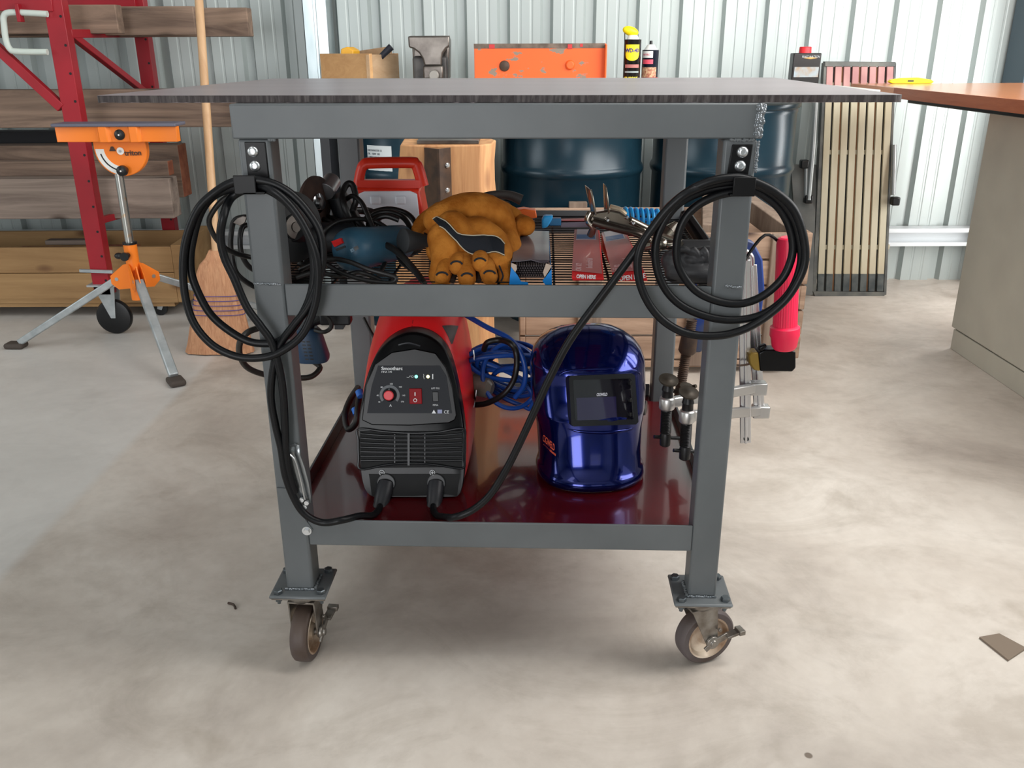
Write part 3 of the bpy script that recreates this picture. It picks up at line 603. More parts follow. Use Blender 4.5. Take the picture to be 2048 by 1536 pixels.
# ================================================================ slatted folding sun lounger standing on end
SL = mat('faded_cream_slat', (190, 183, 160), .6, 0, (160, 142, 112), 6, stretch=(1, 1, .3)); SLG = mat('weathered_frame', (104, 104, 98), .7, 0, (70, 72, 72), 12)
t = thing('slatted_bench', 'folded slatted timber bench standing on end against the bright ribbed wall', 'folding bench', (1.55, 4.05, 0))
Yl = 4.00; Yt_ = 4.13
def lp(px, py, dy=0):
    k = (595 - py) / (595 - 125); return P(px, py, Y=Yl + (Yt_ - Yl) * k + dy)
DSL = mat('dark_slat_end', (52, 58, 60), .6, 0, (84, 88, 86), 18); RSL = mat('reddish_slat_end', (166, 122, 118), .55, 0, (146, 100, 98), 9)  # slat ends: darker at the bottom, reddish at the top
n = 8
def slat_strip(y0, y1, m, name, w0=.62):
    for i in range(n):
        f0, f1 = (i + .13) / n, (i + .87) / n
        def X(f, py): 
            k = (595 - py) / 470; l = 1632 + (1652 - 1632) * k; r = 1768 + (1790 - 1768) * k; return l + (r - l) * f
        A_ = [lp(X(f0, y0), y0), lp(X(f1, y0), y0), lp(X(f1, y1), y1), lp(X(f0, y1), y1)]
        MB().prism(A_, (0, .012, 0)).build(name, m, t, bevel=.001)
slat_strip(133, 200, RSL, 'slat'); slat_strip(201, 548, SL, 'slat'); slat_strip(548, 583, DSL, 'slat')
for i in range(1, n):
    def X(f, py):
        k = (595 - py) / 470; l = 1632 + 20 * k; r = 1768 + 22 * k; return l + (r - l) * f
    MB().prism([lp(X((i - .2) / n, 134), 134, .016), lp(X((i + .2) / n, 134), 134, .016), lp(X((i + .2) / n, 583), 583, .016), lp(X((i - .2) / n, 583), 583, .016)], (0, .01, 0)).build('backing_strip', mat('rusty_strip', (146, 104, 70), .7) if i % 2 == 0 else mat('dark_strip', (44, 42, 38), .7), t)
fr = MB(); fr.prism([lp(1650, 123, -.004), lp(1792, 124, -.004), lp(1792, 133, -.004), lp(1650, 133, -.004)], (0, .03, 0)); fr.prism([lp(1626, 583, -.006), lp(1772, 585, -.006), lp(1768, 594, -.006), lp(1630, 593, -.006)], (0, .04, 0))
fr.prism([lp(1648, 126, .002), lp(1654, 126, .002), lp(1632, 590, .002), lp(1624, 590, .002)], (0, .035, 0)); fr.prism([lp(1788, 126, .002), lp(1793, 126, .002), lp(1773, 590, .002), lp(1767, 590, .002)], (0, .035, 0)); fr.build('frame', SLG, t, bevel=.002)
for py in (300, 490, 165): MB().prism([lp(1645, py, .015), lp(1780, py, .015), lp(1778, py + 9, .015), lp(1644, py + 9, .015)], (0, .02, 0)).build('crossbar', SL, t)
LEG = mat('grey_tube_leg', (150, 154, 154), .4, .5)
b = MB(); b.tube([lp(1632, 195, -.02), lp(1626, 300, -.03), lp(1617, 400, -.03)], .011, 12, 1); b.build('tube_leg', LEG, t)
b = MB(); b.tube([lp(1788, 290, .0), lp(1786, 390, -.02)], .012, 12, 1); b.build('tube_leg', LEG, t)
b = MB(); b.tube([lp(1613, 330, -.02), lp(1612, 395, -.02)], .010, 12, 1); b.build('tube_leg', LEG, t)
for px, py in ((1616, 398), (1790, 402), (1608, 328)): MB().box(lp(px, py, -.02), (.036, .036, .038)).build('rubber_foot', BLACK, t, bevel=.006)
# dark board leaning between the crate and the slatted bench
b = MB(); b.prism([P(1582, 330, Y=4.12), P(1634, 330, Y=4.12), P(1625, 590, Y=3.93), P(1600, 590, Y=3.93)], (0, .02, 0)); o = b.build('grey_board', mat('smoky_board', (78, 80, 78), .6, 0, (104, 104, 100), 6)); tag(o, 'smoky grey board leaning on the left side of the folded slatted bench', 'board')
# ================================================================ timber rack on the left
TIM = wood('old_hardwood', (84, 68, 59), (150, 126, 108), 'x', 13, .85, c3=(50, 38, 32)); TIM2 = wood('grey_hardwood', (98, 84, 76), (152, 136, 124), 'x', 13, .85, c3=(70, 56, 48)); ENDG = mat('sawn_end_grain', (146, 88, 62), .8, 0, (122, 66, 46), 30)
def beam(label, pxr, ytop, ybot, Y, depth, m, x0=-2.9, tilt=0, ends=None, grp='timber beams on the red rack'):
    zt_, zb = P(pxr, ytop, Y=Y).z, P(pxr, ybot, Y=Y).z; xr = P(pxr, (ytop + ybot) / 2, Y=Y).x
    b = MB(); b.prism([(x0, Y, zb + tilt), (xr, Y, zb), (xr, Y, zt_), (x0, Y, zt_ + tilt)], (0, depth, 0))
    if ends:
        b.mi = 0
    o = b.build('timber_beam', [m, ENDG] if ends else m, None, bevel=.004)
    if ends:
        for p in o.data.polygons:
            if p.normal.x > .9: p.material_index = 1
    return tag(o, label, 'timber', grp)
beam('top timber beam of the red rack, the longest of the top three', 496, 15, 73, 3.86, .07, TIM)
beam('short top timber beam ending left of the broom handle', 389, 12, 70, 3.74, .06, TIM)
beam('front top timber beam with a split upper corner, behind the red post', 234, 9, 67, 3.62, .06, TIM)
beam('long second timber beam of the rack running behind the roller stand', 473, 178, 254, 3.68, .09, TIM)
beam('dark timber beam with a red sawn end below the long one', 362, 290, 395, 3.84, .10, TIM, ends=True)
beam('thin timber beam with a red sawn end inside the dark one', 337, 322, 352, 3.70, .06, TIM, ends=True)
beam('grey weathered timber beam lowest on the rack', 343, 357, 437, 3.58, .09, TIM2)
beam('black bar added for the shaded gap behind the roller stand head', 180, 262, 345, 4.0, .08, mat('dark_gap_black', (30, 30, 34), .7))  # black bar added to fill the dark, shaded space between the beams
# red rack
t = thing('red_steel_rack', 'red painted steel rack on castors holding old timber beams', 'rack', (-1.62, 3.5, 0))
def post(pts, Yp, w, d, name='post'):
    a, c = P(*pts[0], Y=Yp), P(*pts[1], Y=Yp); b = MB(); x = (a.x + c.x) / 2
    b.span((x - w / 2, Yp, max(0, min(c.z, a.z))), (x + w / 2, Yp + d, 2.3)); o = b.build(name, RED, t, bevel=.002)
    h = MB(); z = max(0, min(c.z, a.z)) + .06
    while z < 1.3: h.cyl((x + w / 2 - .012, Yp - .0006, z), (x + w / 2 - .012, Yp + .001, z), .005, n=10); z += .0975
    h.build('bolt_holes', BLACK, o); return x
Yp = 3.44
xf = post([(100, 20), (212, 590)], Yp, .068, .05)
Yr = 4.10; xr_ = post([(290, 60), (347, 590)], Yr, .06, .05)
b = MB(); b.bar((xf + .02, Yp + .04, 1.145), (xr_, Yr, 1.155), .03, .03); b.build('top_rung', RED, t, bevel=.002)
b = MB(); b.bar((xf + .02, Yp + .04, 1.15), (xr_, Yr, .90), .025, .025); b.build('brace', RED, t, bevel=.002)
b = MB(); b.bar((xf + .02, Yp + .04, .46), (xr_, Yr, .43), .025, .025); b.build('brace', RED, t, bevel=.002)
b = MB(); b.bar((xf, Yp + .01, P(80, 8, Y=Yp).z), (-2.9, Yp + .01, P(80, 8, Y=Yp).z + .02), .03, .05); b.build('upper_rail', RED, t, bevel=.002)
a = P(116, 216, Y=Yp); c = P(0, 106, Y=Yp); b = MB(); b.bar(a + Vector((.01, .012, 0)), c + (c - a) * .6 + Vector((0, .012, 0)), .03, .035); b.build('brace', RED, t, bevel=.002)
b = MB(); b.bar((xr_, Yr, P(200, 2, Y=Yr).z), (-2.9, Yr, P(200, 2, Y=Yr).z), .03, .06); b.build('upper_rail', RED, t, bevel=.002)
b = MB(); Yh = Yp - .012; b.tube([P(*q, Y=Yh) for q in ((95, 28), (60, 26), (20, 25), (8, 32), (8, 50), (12, 80), (20, 98), (35, 103), (95, 104))], .011, 12); b.build('handle', mat('pale_handle', (196, 206, 198), .4), t, label='pale bent tube handle')
p = P(39, 26, Y=Yh); MB().box(p, (.014, .03, .06)).build('handle_clip', RED, t, bevel=.002)
# rack castor
p = P(232, 667, Z=.0); cx, cy = p.x + .004, 3.43
b = MB(); b.span((xf - .05, Yp - .02, .205), (xf + .09, Yp + .08, .212)); b.build('castor_plate', GALV, t); MB().bar((xf - .07, Yp - .01, .27), (xf + .06, Yp - .01, .265), .01, .012).build('castor_pin', GALV, t)
b = MB(); 
for s in (-.02, .03): b.prism([(xf - .035, Yp + .02 + s, .205), (xf + .05, Yp + .02 + s, .205), (cx + .012, Yp + .02 + s, .07), (cx - .006, Yp + .02 + s, .07)], (0, .004, 0))
fk = b.build('castor_fork', GALV, t)
b = MB(); b.lathe((cx, Yp + .005, .072), (0, 1, 0), [(0, .05), (.004, .068), (.012, .072), (.024, .072), (.032, .068), (.036, .05)], 36); b.build('wheel', BLACK, fk)
# long planter style box on castors
PLB = wood('yellow_pine_board', (168, 134, 90), (136, 102, 64), 'x', 9, .75, c3=(96, 62, 36))
t = thing('timber_trolley_box', 'long low pine box on castors under the timber rack', 'box', (-2.0, 3.8, 0))
Yb = 3.68; xr = P(350, 560, Y=Yb).x; zb = P(350, 605, Y=Yb).z; zm_ = P(350, 546, Y=Yb).z; ztp = P(350, 494, Y=Yb).z
MB().span((-3.0, Yb, zm_ + .002), (xr, Yb + .025, ztp)).build('front_board', PLB, t, bevel=.003); MB().span((-3.0, Yb, zb), (xr, Yb + .025, zm_)).build('front_board', PLB, t, bevel=.003)
b = MB(); b.prism([(xr, Yb, zb), (xr, Yb + .38, zb), (xr, Yb + .38, ztp + .02), (xr, Yb, ztp + .008)], (.045, 0, 0)); b.build('end_board', PLB, t, bevel=.003)
MB().span((-3.0, Yb + .36, zb), (xr, Yb + .38, ztp)).build('back_board', PLB, t); MB().span((-3.0, Yb, zb), (xr, Yb + .38, zb + .02)).build('base_board', PLB, t); MB().span((-3.0, Yb + .01, zb - .02), (xr - .02, Yb + .06, zb)).build('skid', PLB, t)
for px in (322, 340):
    p = P(px, 620, Y=Yb + (.05 if px < 330 else .2)); r_ = p.z * .98 if p.z > .03 else .03; r_ = .03
    q = MB(); q.lathe((p.x, p.y - .01, .03), (0, 1, 0), [(0, .03), (.02, .03)], 20); w_ = q.build('castor', BLACK, t); q = MB(); q.prism([(p.x - .01, p.y - .014, .03), (p.x + .008, p.y - .014, .025), (p.x + .03, p.y - .014, zb), (p.x - .005, p.y - .014, zb)], (0, .003, 0)); q.build('castor_fork', GALV, w_)
for i, (px, py, a_) in enumerate(((212, 462, .5), (228, 470, .3), (150, 485, -.2), (90, 484, .1), (300, 487, .2))):
    p = P(px, py, Y=Yb + .12 + .03 * i); p.z = min(p.z, .39)
    q = MB(); q.bar(p - Vector((.12, 0, .02 + .12 * a_)), p + Vector((.10, 0, -.02 - .12 * a_)), .05, .02)
    tag(q.build('timber_offcut', [TIM2, ENDG][i % 2], bevel=.003), ['pale split offcut leaning up out of the pine box beside the red post', 'reddish offcut lying just right of the pale split one', 'grey offcut lying in the pine box left of the red post', 'reddish offcut lying at the far left in the pine box', 'grey offcut lying at the right end of the pine box'][i], 'offcut', 'offcuts in the pine box')
# ================================================================ orange roller stand
ORG = mat('orange_enamel', (242, 128, 36), .4); 
hub = Vector((P(268, 540, Y=3.25).x, 3.25, 0)); t = thing('roller_stand', 'orange headed tripod roller stand with galvanised legs', 'work stand', hub)
text_par = None
def hz(py, Y=3.25): return P(265, py, Y=Y).z
px_ = hub.x
b = MB(); b.cyl((px_, 3.25, hz(575)), (px_, 3.25, hz(345)), .0155, n=24); b.build('pole', mat('pole_steel', (182, 182, 178), .25, .9, (196, 150, 92), 30, lo=.6, hi=.75), t)
b = MB(); b.cyl((px_, 3.25, hz(598)), (px_, 3.25, hz(487)), .024, n=24); col = b.build('collar', ORG, t); b = MB(); b.cyl((px_, 3.25, hz(488)), (px_, 3.25, hz(484)), .026, n=24); b.build('collar_cap', BLACK, col)
b = MB(); b.lathe((px_ - .002, 3.222, hz(507)), (0, -1, 0), [(0, .010), (.02, .010), (.024, .016), (.034, .016)], 12); b.ball((px_ - .025, 3.20, hz(506)), .012, (1.4, 1, 1)); b.build('clamp_knob', BLACK, col)
feet = [P(42, 690, Z=.012), P(349, 759, Z=.012), Vector((px_ + .42, 3.66, .012))]
zp = hz(556)
for i, f in enumerate(feet):
    d = Vector((f.x - px_, f.y - 3.25, 0)).normalized(); a = Vector((px_, 3.25, zp)) + d * .062
    pr = Vector((-d.y, d.x, 0))
    b = MB(); M0 = Vector((px_, 3.25, zp))
    for s in (-1, 1): b.prism([M0 + pr * s * .018 + v for v in (d * .01 + Vector((0, 0, .06)), d * .03 + Vector((0, 0, .055)), d * .085 + Vector((0, 0, .012)), d * .085 - Vector((0, 0, .018)), d * .06 - Vector((0, 0, .04)), d * .01 - Vector((0, 0, .035)))], pr * s * .002)
    if i == 1: b.bar(M0 + Vector((0, 0, .045)) + d * .04, M0 + d * .085 - Vector((0, 0, .03)), .034, .004, up=pr)
    b.build('leg_bracket', ORG, t)
    b = MB(); b.bar(a, f + Vector((0, 0, .012)), .032, .026); lg = b.build('leg', GALV, t, bevel=.004)
    b = MB(); b.box(f + d * .02 + Vector((0, 0, .0)), (.075, .055, .022), Matrix.Rotation(math.atan2(d.y, d.x), 3, 'Z')); b.build('rubber_foot', mat('brown_rubber', (74, 66, 60), .8), lg, bevel=.009, seg=3)
    b = MB(); b.cyl(a + pr * -.022, a + pr * .022, .007, n=12); b.build('pivot_bolt', ZINC, lg)
# head: half-moon plate, bar with vinyl top
b = MB(); cxh = P(239, 315, Y=3.22).x; zc_ = hz(287, 3.22); R_ = P(288, 290, Y=3.22).x - cxh
pts = [(cxh + R_ * math.cos(a), 3.235, zc_ - .02 - (R_ * 1.02) * math.sin(a)) for a in [PI * k / 24 for k in range(25)]] 
pts = pts + [(cxh - R_ * .98, 3.235, zc_ + .01), (cxh + R_ * .98, 3.235, zc_ + .01)]
pts = pts[:25] + [(cxh - R_, 3.235, zc_ + .012), (cxh + R_, 3.235, zc_ + .012)]
hd = b.prism(pts, (0, .03, 0)).build('head_plate', ORG, t, bevel=.003)
b = MB(); Yf = 3.2335
outer = [(cxh + .004 + R_ * .98 * math.cos(a), Yf, zc_ - .02 - R_ * .98 * math.sin(a)) for a in [PI * (.55 + .45 * k / 12) for k in range(13)]]; inner = [(cxh + .004 + R_ * .66 * math.cos(a), Yf, zc_ - .02 - R_ * .66 * math.sin(a)) for a in [PI * (.55 + .45 * k / 12) for k in range(13)]]
b.prism(outer + inner[::-1], (0, .0015, 0)); sc_ = b.build('angle_scale', mat('white_scale', (224, 226, 222), .5), hd)
b = MB(); o1 = [(cxh + .004 + R_ * .84 * math.cos(a), Yf - .0005, zc_ - .02 - R_ * .84 * math.sin(a)) for a in [PI * (.6 + .33 * k / 10) for k in range(11)]]; i1 = [(cxh + .004 + R_ * .79 * math.cos(a), Yf - .0005, zc_ - .02 - R_ * .79 * math.sin(a)) for a in [PI * (.6 + .33 * k / 10) for k in range(11)]]; b.prism(o1 + i1[::-1], (0, .001, 0)); b.build('scale_slot', BLACK, sc_)
for q_, nm in (((242, 269), 'tilt_knob'), ((246, 341), 'tilt_knob')):
    p = P(*q_, Y=3.21); b = MB(); b.lathe(p, (0, 1, 0), [(-.02, .010), (-.015, .018), (0, .019), (.02, .012)], 18); k = b.build(nm, BLACK, t); b = MB(); b.cyl(p - Vector((0, .0215, 0)), p - Vector((0, .019, 0)), .003, n=8); b.build('knob_pin', WH, k)
p = P(241, 302, Y=Yf); b = MB(); b.lathe((p.x, Yf, p.z), (0, -1, 0), [(0, .013), (.002, .013)], 20); b.build('scale_hub', WH, hd); b = MB(); b.lathe((p.x, Yf - .002, p.z), (0, -1, 0), [(0, .006), (.003, .005)], 6); b.build('pivot_bolt', ZINC, hd)
text('triton', .026, mat('dark_print', (70, 44, 30), .5), frame((P(250, 312, Y=Yf).x, Yf - .001, P(250, 311, Y=Yf).z), (1, 0, .02), (0, 0, 1)), hd, sx=1.0, off=.0006)
b = MB(); p = P(225, 300, Y=Yf); b.prism([(p.x - .012, Yf - .001, p.z - .004), (p.x + .012, Yf - .001, p.z - .004), (p.x + .004, Yf - .001, p.z + .012), (p.x - .004, Yf - .001, p.z + .012)], (0, .001, 0)); b.build('emblem', _m['dark_print'], hd)
a = P(109, 255, Y=3.20); c = P(352, 255, Y=3.20); zt2, zb2 = hz(253, 3.2), hz(284, 3.2); zb3 = hz(279, 3.2)
b = MB(); xs = [(a.x, 0), (a.x + .012, .004), (P(196, 270, Y=3.2).x, 0), (P(201, 270, Y=3.2).x, -.012), (P(216, 270, Y=3.2).x, -.012), (P(222, 270, Y=3.2).x, 0), (P(258, 270, Y=3.2).x, 0), (P(262, 270, Y=3.2).x, -.012), (P(277, 270, Y=3.2).x, -.012), (P(282, 270, Y=3.2).x, 0), (c.x - .003, 0), (c.x, -.002)]
b.prism([(x, 3.2 + d, zb2) for x, d in xs] + [(c.x, 3.23, zb2), (a.x, 3.23, zb2)], (0, 0, zt2 - zb2)); br = b.build('head_bar', ORG, t, bevel=.002)
b = MB(); b.span((a.x - .006, 3.185, zt2), (c.x + .004, 3.29, zt2 + .011)); b.build('support_strip', mat('grey_slide_strip', (98, 98, 112), .5), br, bevel=.003)
# ================================================================ broom leaning on the wall
STR = wood('straw', (206, 156, 118), (172, 120, 88), 'z', 90, .9, knots=False)
bt = P(440, 703, Z=.005); tp = Vector((P(398, 2, Y=3.56).x, 3.56, P(398, 2, Y=3.56).z)); nk = P(432, 500, Y=3.26)
t = thing('straw_broom', 'straw broom with a long timber handle standing behind the left cable coil', 'broom', bt)
d = (tp - nk).normalized(); b = MB(); b.tube([nk - d * .02, tp + d * .45], .0155, 16, 1); b.build('handle', wood('broom_handle', (206, 168, 128), (186, 146, 106), 'z', 14, .5), t)
rings = []; prof = [(0, .026, .020), (.03, .040, .026), (.055, .062, .032), (.09, .075, .034), (.15, .082, .032), (.22, .092, .03), (.30, .108, .032), (.36, .118, .036), (.395, .128, .04)]
wdir = Vector((1, .05, 0)); base = nk
Lh = (nk - bt).length; dd = (bt - nk).normalized()
for h, wx, wy in prof:
    c_ = nk + dd * (h / .395 * Lh); nn = 64; ring = []
    for j in range(nn):
        a = 2 * PI * j / nn; k = 1 + .035 * math.sin(j * 7.3) + .02 * math.sin(j * 17.1); e = .75
        ring.append(c_ + Vector((math.copysign(abs(math.cos(a)) ** e, math.cos(a)) * wx * k, math.copysign(abs(math.sin(a)) ** e, math.sin(a)) * wy * k, 0)))
    rings.append(ring)
hd = MB().rings(rings).build('broom_head', STR, t)
for k in range(5):
    h = .17 + k * .0185; u = h / .395; c_ = nk + dd * (u * Lh); i = max(j for j in range(len(prof)) if prof[j][0] <= h); f = (h - prof[i][0]) / (prof[i + 1][0] - prof[i][0]); wx = prof[i][1] + f * (prof[i + 1][1] - prof[i][1]) + .002; wy = prof[i][2] + f * (prof[i + 1][2] - prof[i][2]) + .003
    MB().tube([c_ + Vector((math.copysign(abs(math.cos(a)) ** .75, math.cos(a)) * wx * 1.02, math.copysign(abs(math.sin(a)) ** .75, math.sin(a)) * wy * 1.02, 0)) for a in [2 * PI * j / 40 for j in range(40)]], .0016, 6, 1, True).build('stitching', mat('violet_thread', (92, 80, 140), .8), hd)
# small brown offcut card on the floor, right, and floor debris
b = MB(); b.prism([P(1958, 1277, Z=.0005), P(1998, 1270, Z=.0005), P(2052, 1299, Z=.0005), P(2016, 1323, Z=.0005)], (0, 0, .004)); tag(b.build('steel_offcut', mat('brown_offcut', (122, 108, 94), .6)), 'flat brown offcut lying on the concrete at the right', 'offcut')
b = MB(); b.tube([P(456, 1206, Z=.003), P(467, 1209, Z=.003), P(471, 1217, Z=.003)], .0025, 6, 2); tag(b.build('wire_scrap', RUST), 'small bent dark scrap on the concrete, left of the bench', 'scrap')
from mathutils.bvhtree import BVHTree
def bvh_of(*objs):
    bpy.context.view_layer.update(); dg = bpy.context.evaluated_depsgraph_get(); V = []; F = []
    for o in objs:
        e = o.evaluated_get(dg); me = e.to_mesh(); M = world_of(o); k = len(V)
        V += [M @ v.co for v in me.vertices]; F += [[i + k for i in p.vertices] for p in me.polygons]; e.to_mesh_clear()
    return BVHTree.FromPolygons(V, F)
EYE = Vector((0, 0, CAMH))
def hit(t, px, py, off=.001, Y=None):
    d = ray(px, py).normalized(); r = t.ray_cast(EYE, d)
    if r[0] is None: return P(px, py, Y=Y or 1.5)
    n = r[1] if r[1].dot(d) < 0 else -r[1]
    return r[0] + n * off
def drape(t, rows, off, name, m, par, th=0, sub=5, Y=None):
    """a thin sheet laid on a surface: rows of picture points dropped on the surface"""
    g = []
    for r in rows:
        pts = smooth([Vector((a, b_, 0)) for a, b_ in r], sub); g.append([hit(t, p.x, p.y, off, Y) for p in pts])
    b = MB(); V = [[b._v(p) for p in r] for r in g]
    for i in range(len(V) - 1):
        for j in range(len(V[i]) - 1): b._f([V[i][j], V[i][j + 1], V[i + 1][j + 1], V[i + 1][j]])
    return b.build(name, m, par, solid=th)
# ================================================================ welding leads coiled on the hooks
def lead(name, label, segs, r=.0064, m=RUBBER, cat='cable'):
    pts = [P(x, y, Y=Y) for x, y, Y in segs]
    b = MB(); b.tube(pts, r, 12, 7); return tag(b.build(name, m, angle=80), label, cat)
def yy(lst, a, c): n = len(lst) - 1; return [(x, y, a + (c - a) * i / n) for i, (x, y) in enumerate(lst)]
YLc = YL
L0 = yy([(761, 1008), (757, 1020), (744, 1031), (719, 1032)], 1.486, 1.392) + yy([(685, 1040), (645, 1045), (612, 1030), (590, 1000), (571, 952), (562, 897), (551, 850), (542, 795), (546, 740), (560, 690)], 1.358, 1.352)
L1 = yy([(588, 650), (617, 613), (636, 565), (646, 515), (640, 465), (617, 425), (585, 390), (548, 368)], 1.350, 1.348) + yy([(505, 360), (465, 365)], YL - .024, YL - .024)
L2 = yy([(430, 385), (395, 420), (372, 480), (366, 540), (372, 600), (390, 650), (425, 690), (470, 712), (515, 716), (556, 706), (602, 672), (627, 620), (636, 565), (632, 510), (610, 455), (581, 412), (548, 383)], YL - .022, YL - .030) + yy([(512, 371), (468, 376)], YL - .020, YL - .018)
L3 = yy([(427, 392), (400, 428), (384, 488), (381, 529), (388, 565), (413, 617), (442, 649), (486, 678), (522, 687), (559, 682), (590, 652), (618, 600), (628, 545), (622, 490), (604, 445), (570, 402), (530, 378)], YL - .012, YL - .012) + yy([(495, 378), (462, 396)], YL - .010, YL - .012)
L4 = yy([(447, 433), (441, 474), (449, 515), (468, 556), (493, 613), (522, 653), (544, 686), (560, 744), (567, 795), (570, 850), (572, 900), (578, 945), (590, 985)], YL - .036, YL - .012)
LD1 = lead('welding_lead', 'black welding lead coiled on the left hook of the bench', L0 + L1 + L2 + L3 + L4)
R0 = yy([(867, 1008), (867, 1020), (874, 1031), (890, 1034)], 1.486, 1.388) + yy([(910, 1034), (945, 1020), (980, 990), (1012, 940), (1040, 885), (1070, 820), (1100, 755), (1140, 680), (1195, 604), (1228, 560), (1265, 510), (1303, 458), (1340, 412), (1385, 378), (1431, 360)], 1.352, YR - .026)
R1 = yy([(1480, 356), (1520, 368), (1556, 388), (1588, 420), (1606, 470), (1610, 520), (1596, 562), (1566, 605), (1515, 645), (1467, 666), (1418, 672), (1371, 666), (1330, 644), (1300, 611), (1281, 570), (1275, 526), (1283, 490), (1306, 455), (1336, 417), (1377, 384)], YR - .024, YR - .028)
R2 = yy([(1431, 367), (1485, 364), (1525, 376), (1560, 400), (1588, 440), (1600, 485), (1602, 526), (1587, 572), (1560, 606), (1522, 630), (1475, 640), (1426, 636), (1377, 619), (1344, 595), (1322, 562), (1311, 521), (1313, 480), (1330, 440), (1360, 405)], YR - .014, YR - .014)
R3 = yy([(1410, 382), (1460, 373), (1490, 374), (1520, 386), (1548, 406), (1566, 427), (1580, 457), (1586, 493), (1580, 526), (1563, 559), (1530, 589), (1494, 605), (1459, 607), (1420, 597), (1388, 578), (1363, 545), (1353, 512), (1356, 471), (1370, 436), (1396, 410), (1432, 392), (1465, 384), (1490, 381)], YR - .008, YR - .016)
LD2 = lead('welding_lead', 'black welding lead coiled on the right hook of the bench', R0 + R1 + R2 + R3)
# ================================================================ inverter welder
WX = -.193; SLp = .33
def WF(px, py, off=0):
    d = ray(px, py); t = (1.505 + SLp * (1.08 - .275) - off) / (d.y - SLp * d.z); return Vector((d.x * t, d.y * t, CAMH + d.z * t))
WN = Vector((0, -1, SLp)).normalized()
wel = thing('welding_machine', 'red and black inverter welder on the dark red lower shelf', 'welder', (WX, 1.70, ZS))
out = [(716, 855), (717, 906), (723, 962), (738, 990), (775, 997), (830, 1000), (885, 1000), (916, 994), (928, 964), (931, 906), (929, 858), (921, 806), (909, 749), (892, 704), (863, 676), (823, 666), (786, 678), (757, 704), (737, 743), (723, 798)]
pts = smooth([WF(x, y) for x, y in out], 4, True)
for p in pts: p.z = max(p.z, ZS + .004)
cen = Vector((WX, 1.56, .42))
def ring(dy, sx, sz, zoff=0): return [Vector((WX + .0 + (p.x - WX) * sx, p.y + dy, ZS + .004 + (p.z - ZS - .004) * sz)) for p in pts]
GB = mat('gloss_black_plastic', (9, 9, 11), .3, spec=.28)
bz = MB().rings([ring(-.000, .975, .985), ring(.004, .995, .998), ring(.010, 1.0, 1.0), ring(.045, 1.0, 1.0)]).build('front_bezel', GB, wel, angle=50)
rb = MB().rings([ring(.040, .985, .985), ring(.046, 1.01, 1.01), ring(.08, 1.05, 1.07), ring(.14, 1.09, 1.14), ring(.22, 1.11, 1.18), ring(.30, 1.09, 1.13), ring(.37, 1.02, 1.0), ring(.39, .94, .92)]).build('housing', mat('welder_red', (232, 34, 38), .36), wel, angle=60, label='curved bright red housing')
def wplate(poly, o0, o1, name, m, par, bevel=0, label=None):
    b = MB(); A_ = [WF(x, y, 0) + WN * o0 for x, y in poly]; b.prism(A_, WN * (o1 - o0)); return b.build(name, m, par, bevel=bevel, label=label)
PAN = mat('panel_charcoal', (30, 32, 38), .5, spec=.25)
fr_ = wplate([(724, 840), (732, 770), (750, 728), (784, 704), (830, 697), (872, 706), (893, 735), (906, 775), (914, 830), (910, 840), (898, 846), (820, 851), (745, 850)], 0, .004, 'panel_surround', GB, bz, bevel=.003)
pn = wplate([(735, 826), (744, 772), (757, 731), (880, 731), (893, 752), (904, 826)], .0035, .0052, 'control_panel', PAN, bz, label='charcoal control panel')
Zp = .0054
def wm_(px, py, o=Zp): return frame(WF(px, py) + WN * o, (1, 0, 0), (0, SLp, 1))
def wt(s, px, py, size, m=WHITE, sx=1, off=0): text(s, size, m, wm_(px, py), pn, sx=sx, off=off)
wt('Smootharc', 763.5, 740, .0092, off=.0002); wt('MMA 170', 763.5, 745.5, .0048, sx=1.05)
for s, x, y in (('100', 780, 769), ('80', 762, 775.5), ('120', 798, 775), ('40', 754, 792), ('140', 804.5, 792), ('10', 757, 805), ('170', 802, 804.5)): wt(s, x, y, .0042)
wt('A', 779.5, 813, .0068); wt('LIFT-TIG', 863, 778, .0043, sx=1.0); wt('MMA', 866, 811.5, .0047)
wt('CE', 888, 826.5, .0085, sx=1.0)
def wpoly(poly, name, m, th=.0004, o=Zp - .0002, par=None): return wplate(poly, o, o + th, name, m, par or pn)
wpoly([(864, 826.5), (868.2, 819), (872.5, 826.5)], 'warning_symbol', WHITE); wpoly([(875.5, 819), (884.5, 819), (884.5, 826.5), (875.5, 826.5)], 'manual_symbol', mat('pale_blue_print', (150, 156, 190), .5))
gry = mat('scale_grey', (104, 108, 112), .5)
c0_ = WF(780, 790) + WN * Zp; ex = Vector((1, 0, 0)); ez = Vector((0, SLp, 1)).normalized()
b = MB()
for k in range(30):
    a0, a1 = math.radians(-40 + 260 * k / 30), math.radians(-40 + 260 * (k + .92) / 30); r0, r1 = .0142, .0192
    b.prism([c0_ + (ex * math.cos(a) + ez * math.sin(a)) * r for a, r in ((a0, r0), (a0, r1), (a1, r1), (a1, r0))], WN * .0003)
b.build('current_scale', gry, pn)
kn_ = MB().lathe(c0_, WN, [(0, .0125), (.006, .0115), (.011, .0095)], 28).build('current_knob', BLACK, pn)
kc = c0_ + WN * .011; MB().lathe(kc, WN, [(-.002, .0096), (.003, .0094), (.0042, .008)], 28).build('knob_cap', mat('coral_cap', (222, 58, 66), .4), kn_)
MB().bar(c0_ + ez * .0098 + WN * .0085, c0_ + ez * .0125 + WN * .006, .0008, .0008).build('knob_pointer', WHITE, kn_)
sw = wplate([(819, 776.5), (844, 776.5), (845, 807.5), (820, 807.5)], Zp - .001, Zp + .003, 'power_switch', mat('switch_red', (140, 14, 24), .5, spec=.2), pn, bevel=.001)
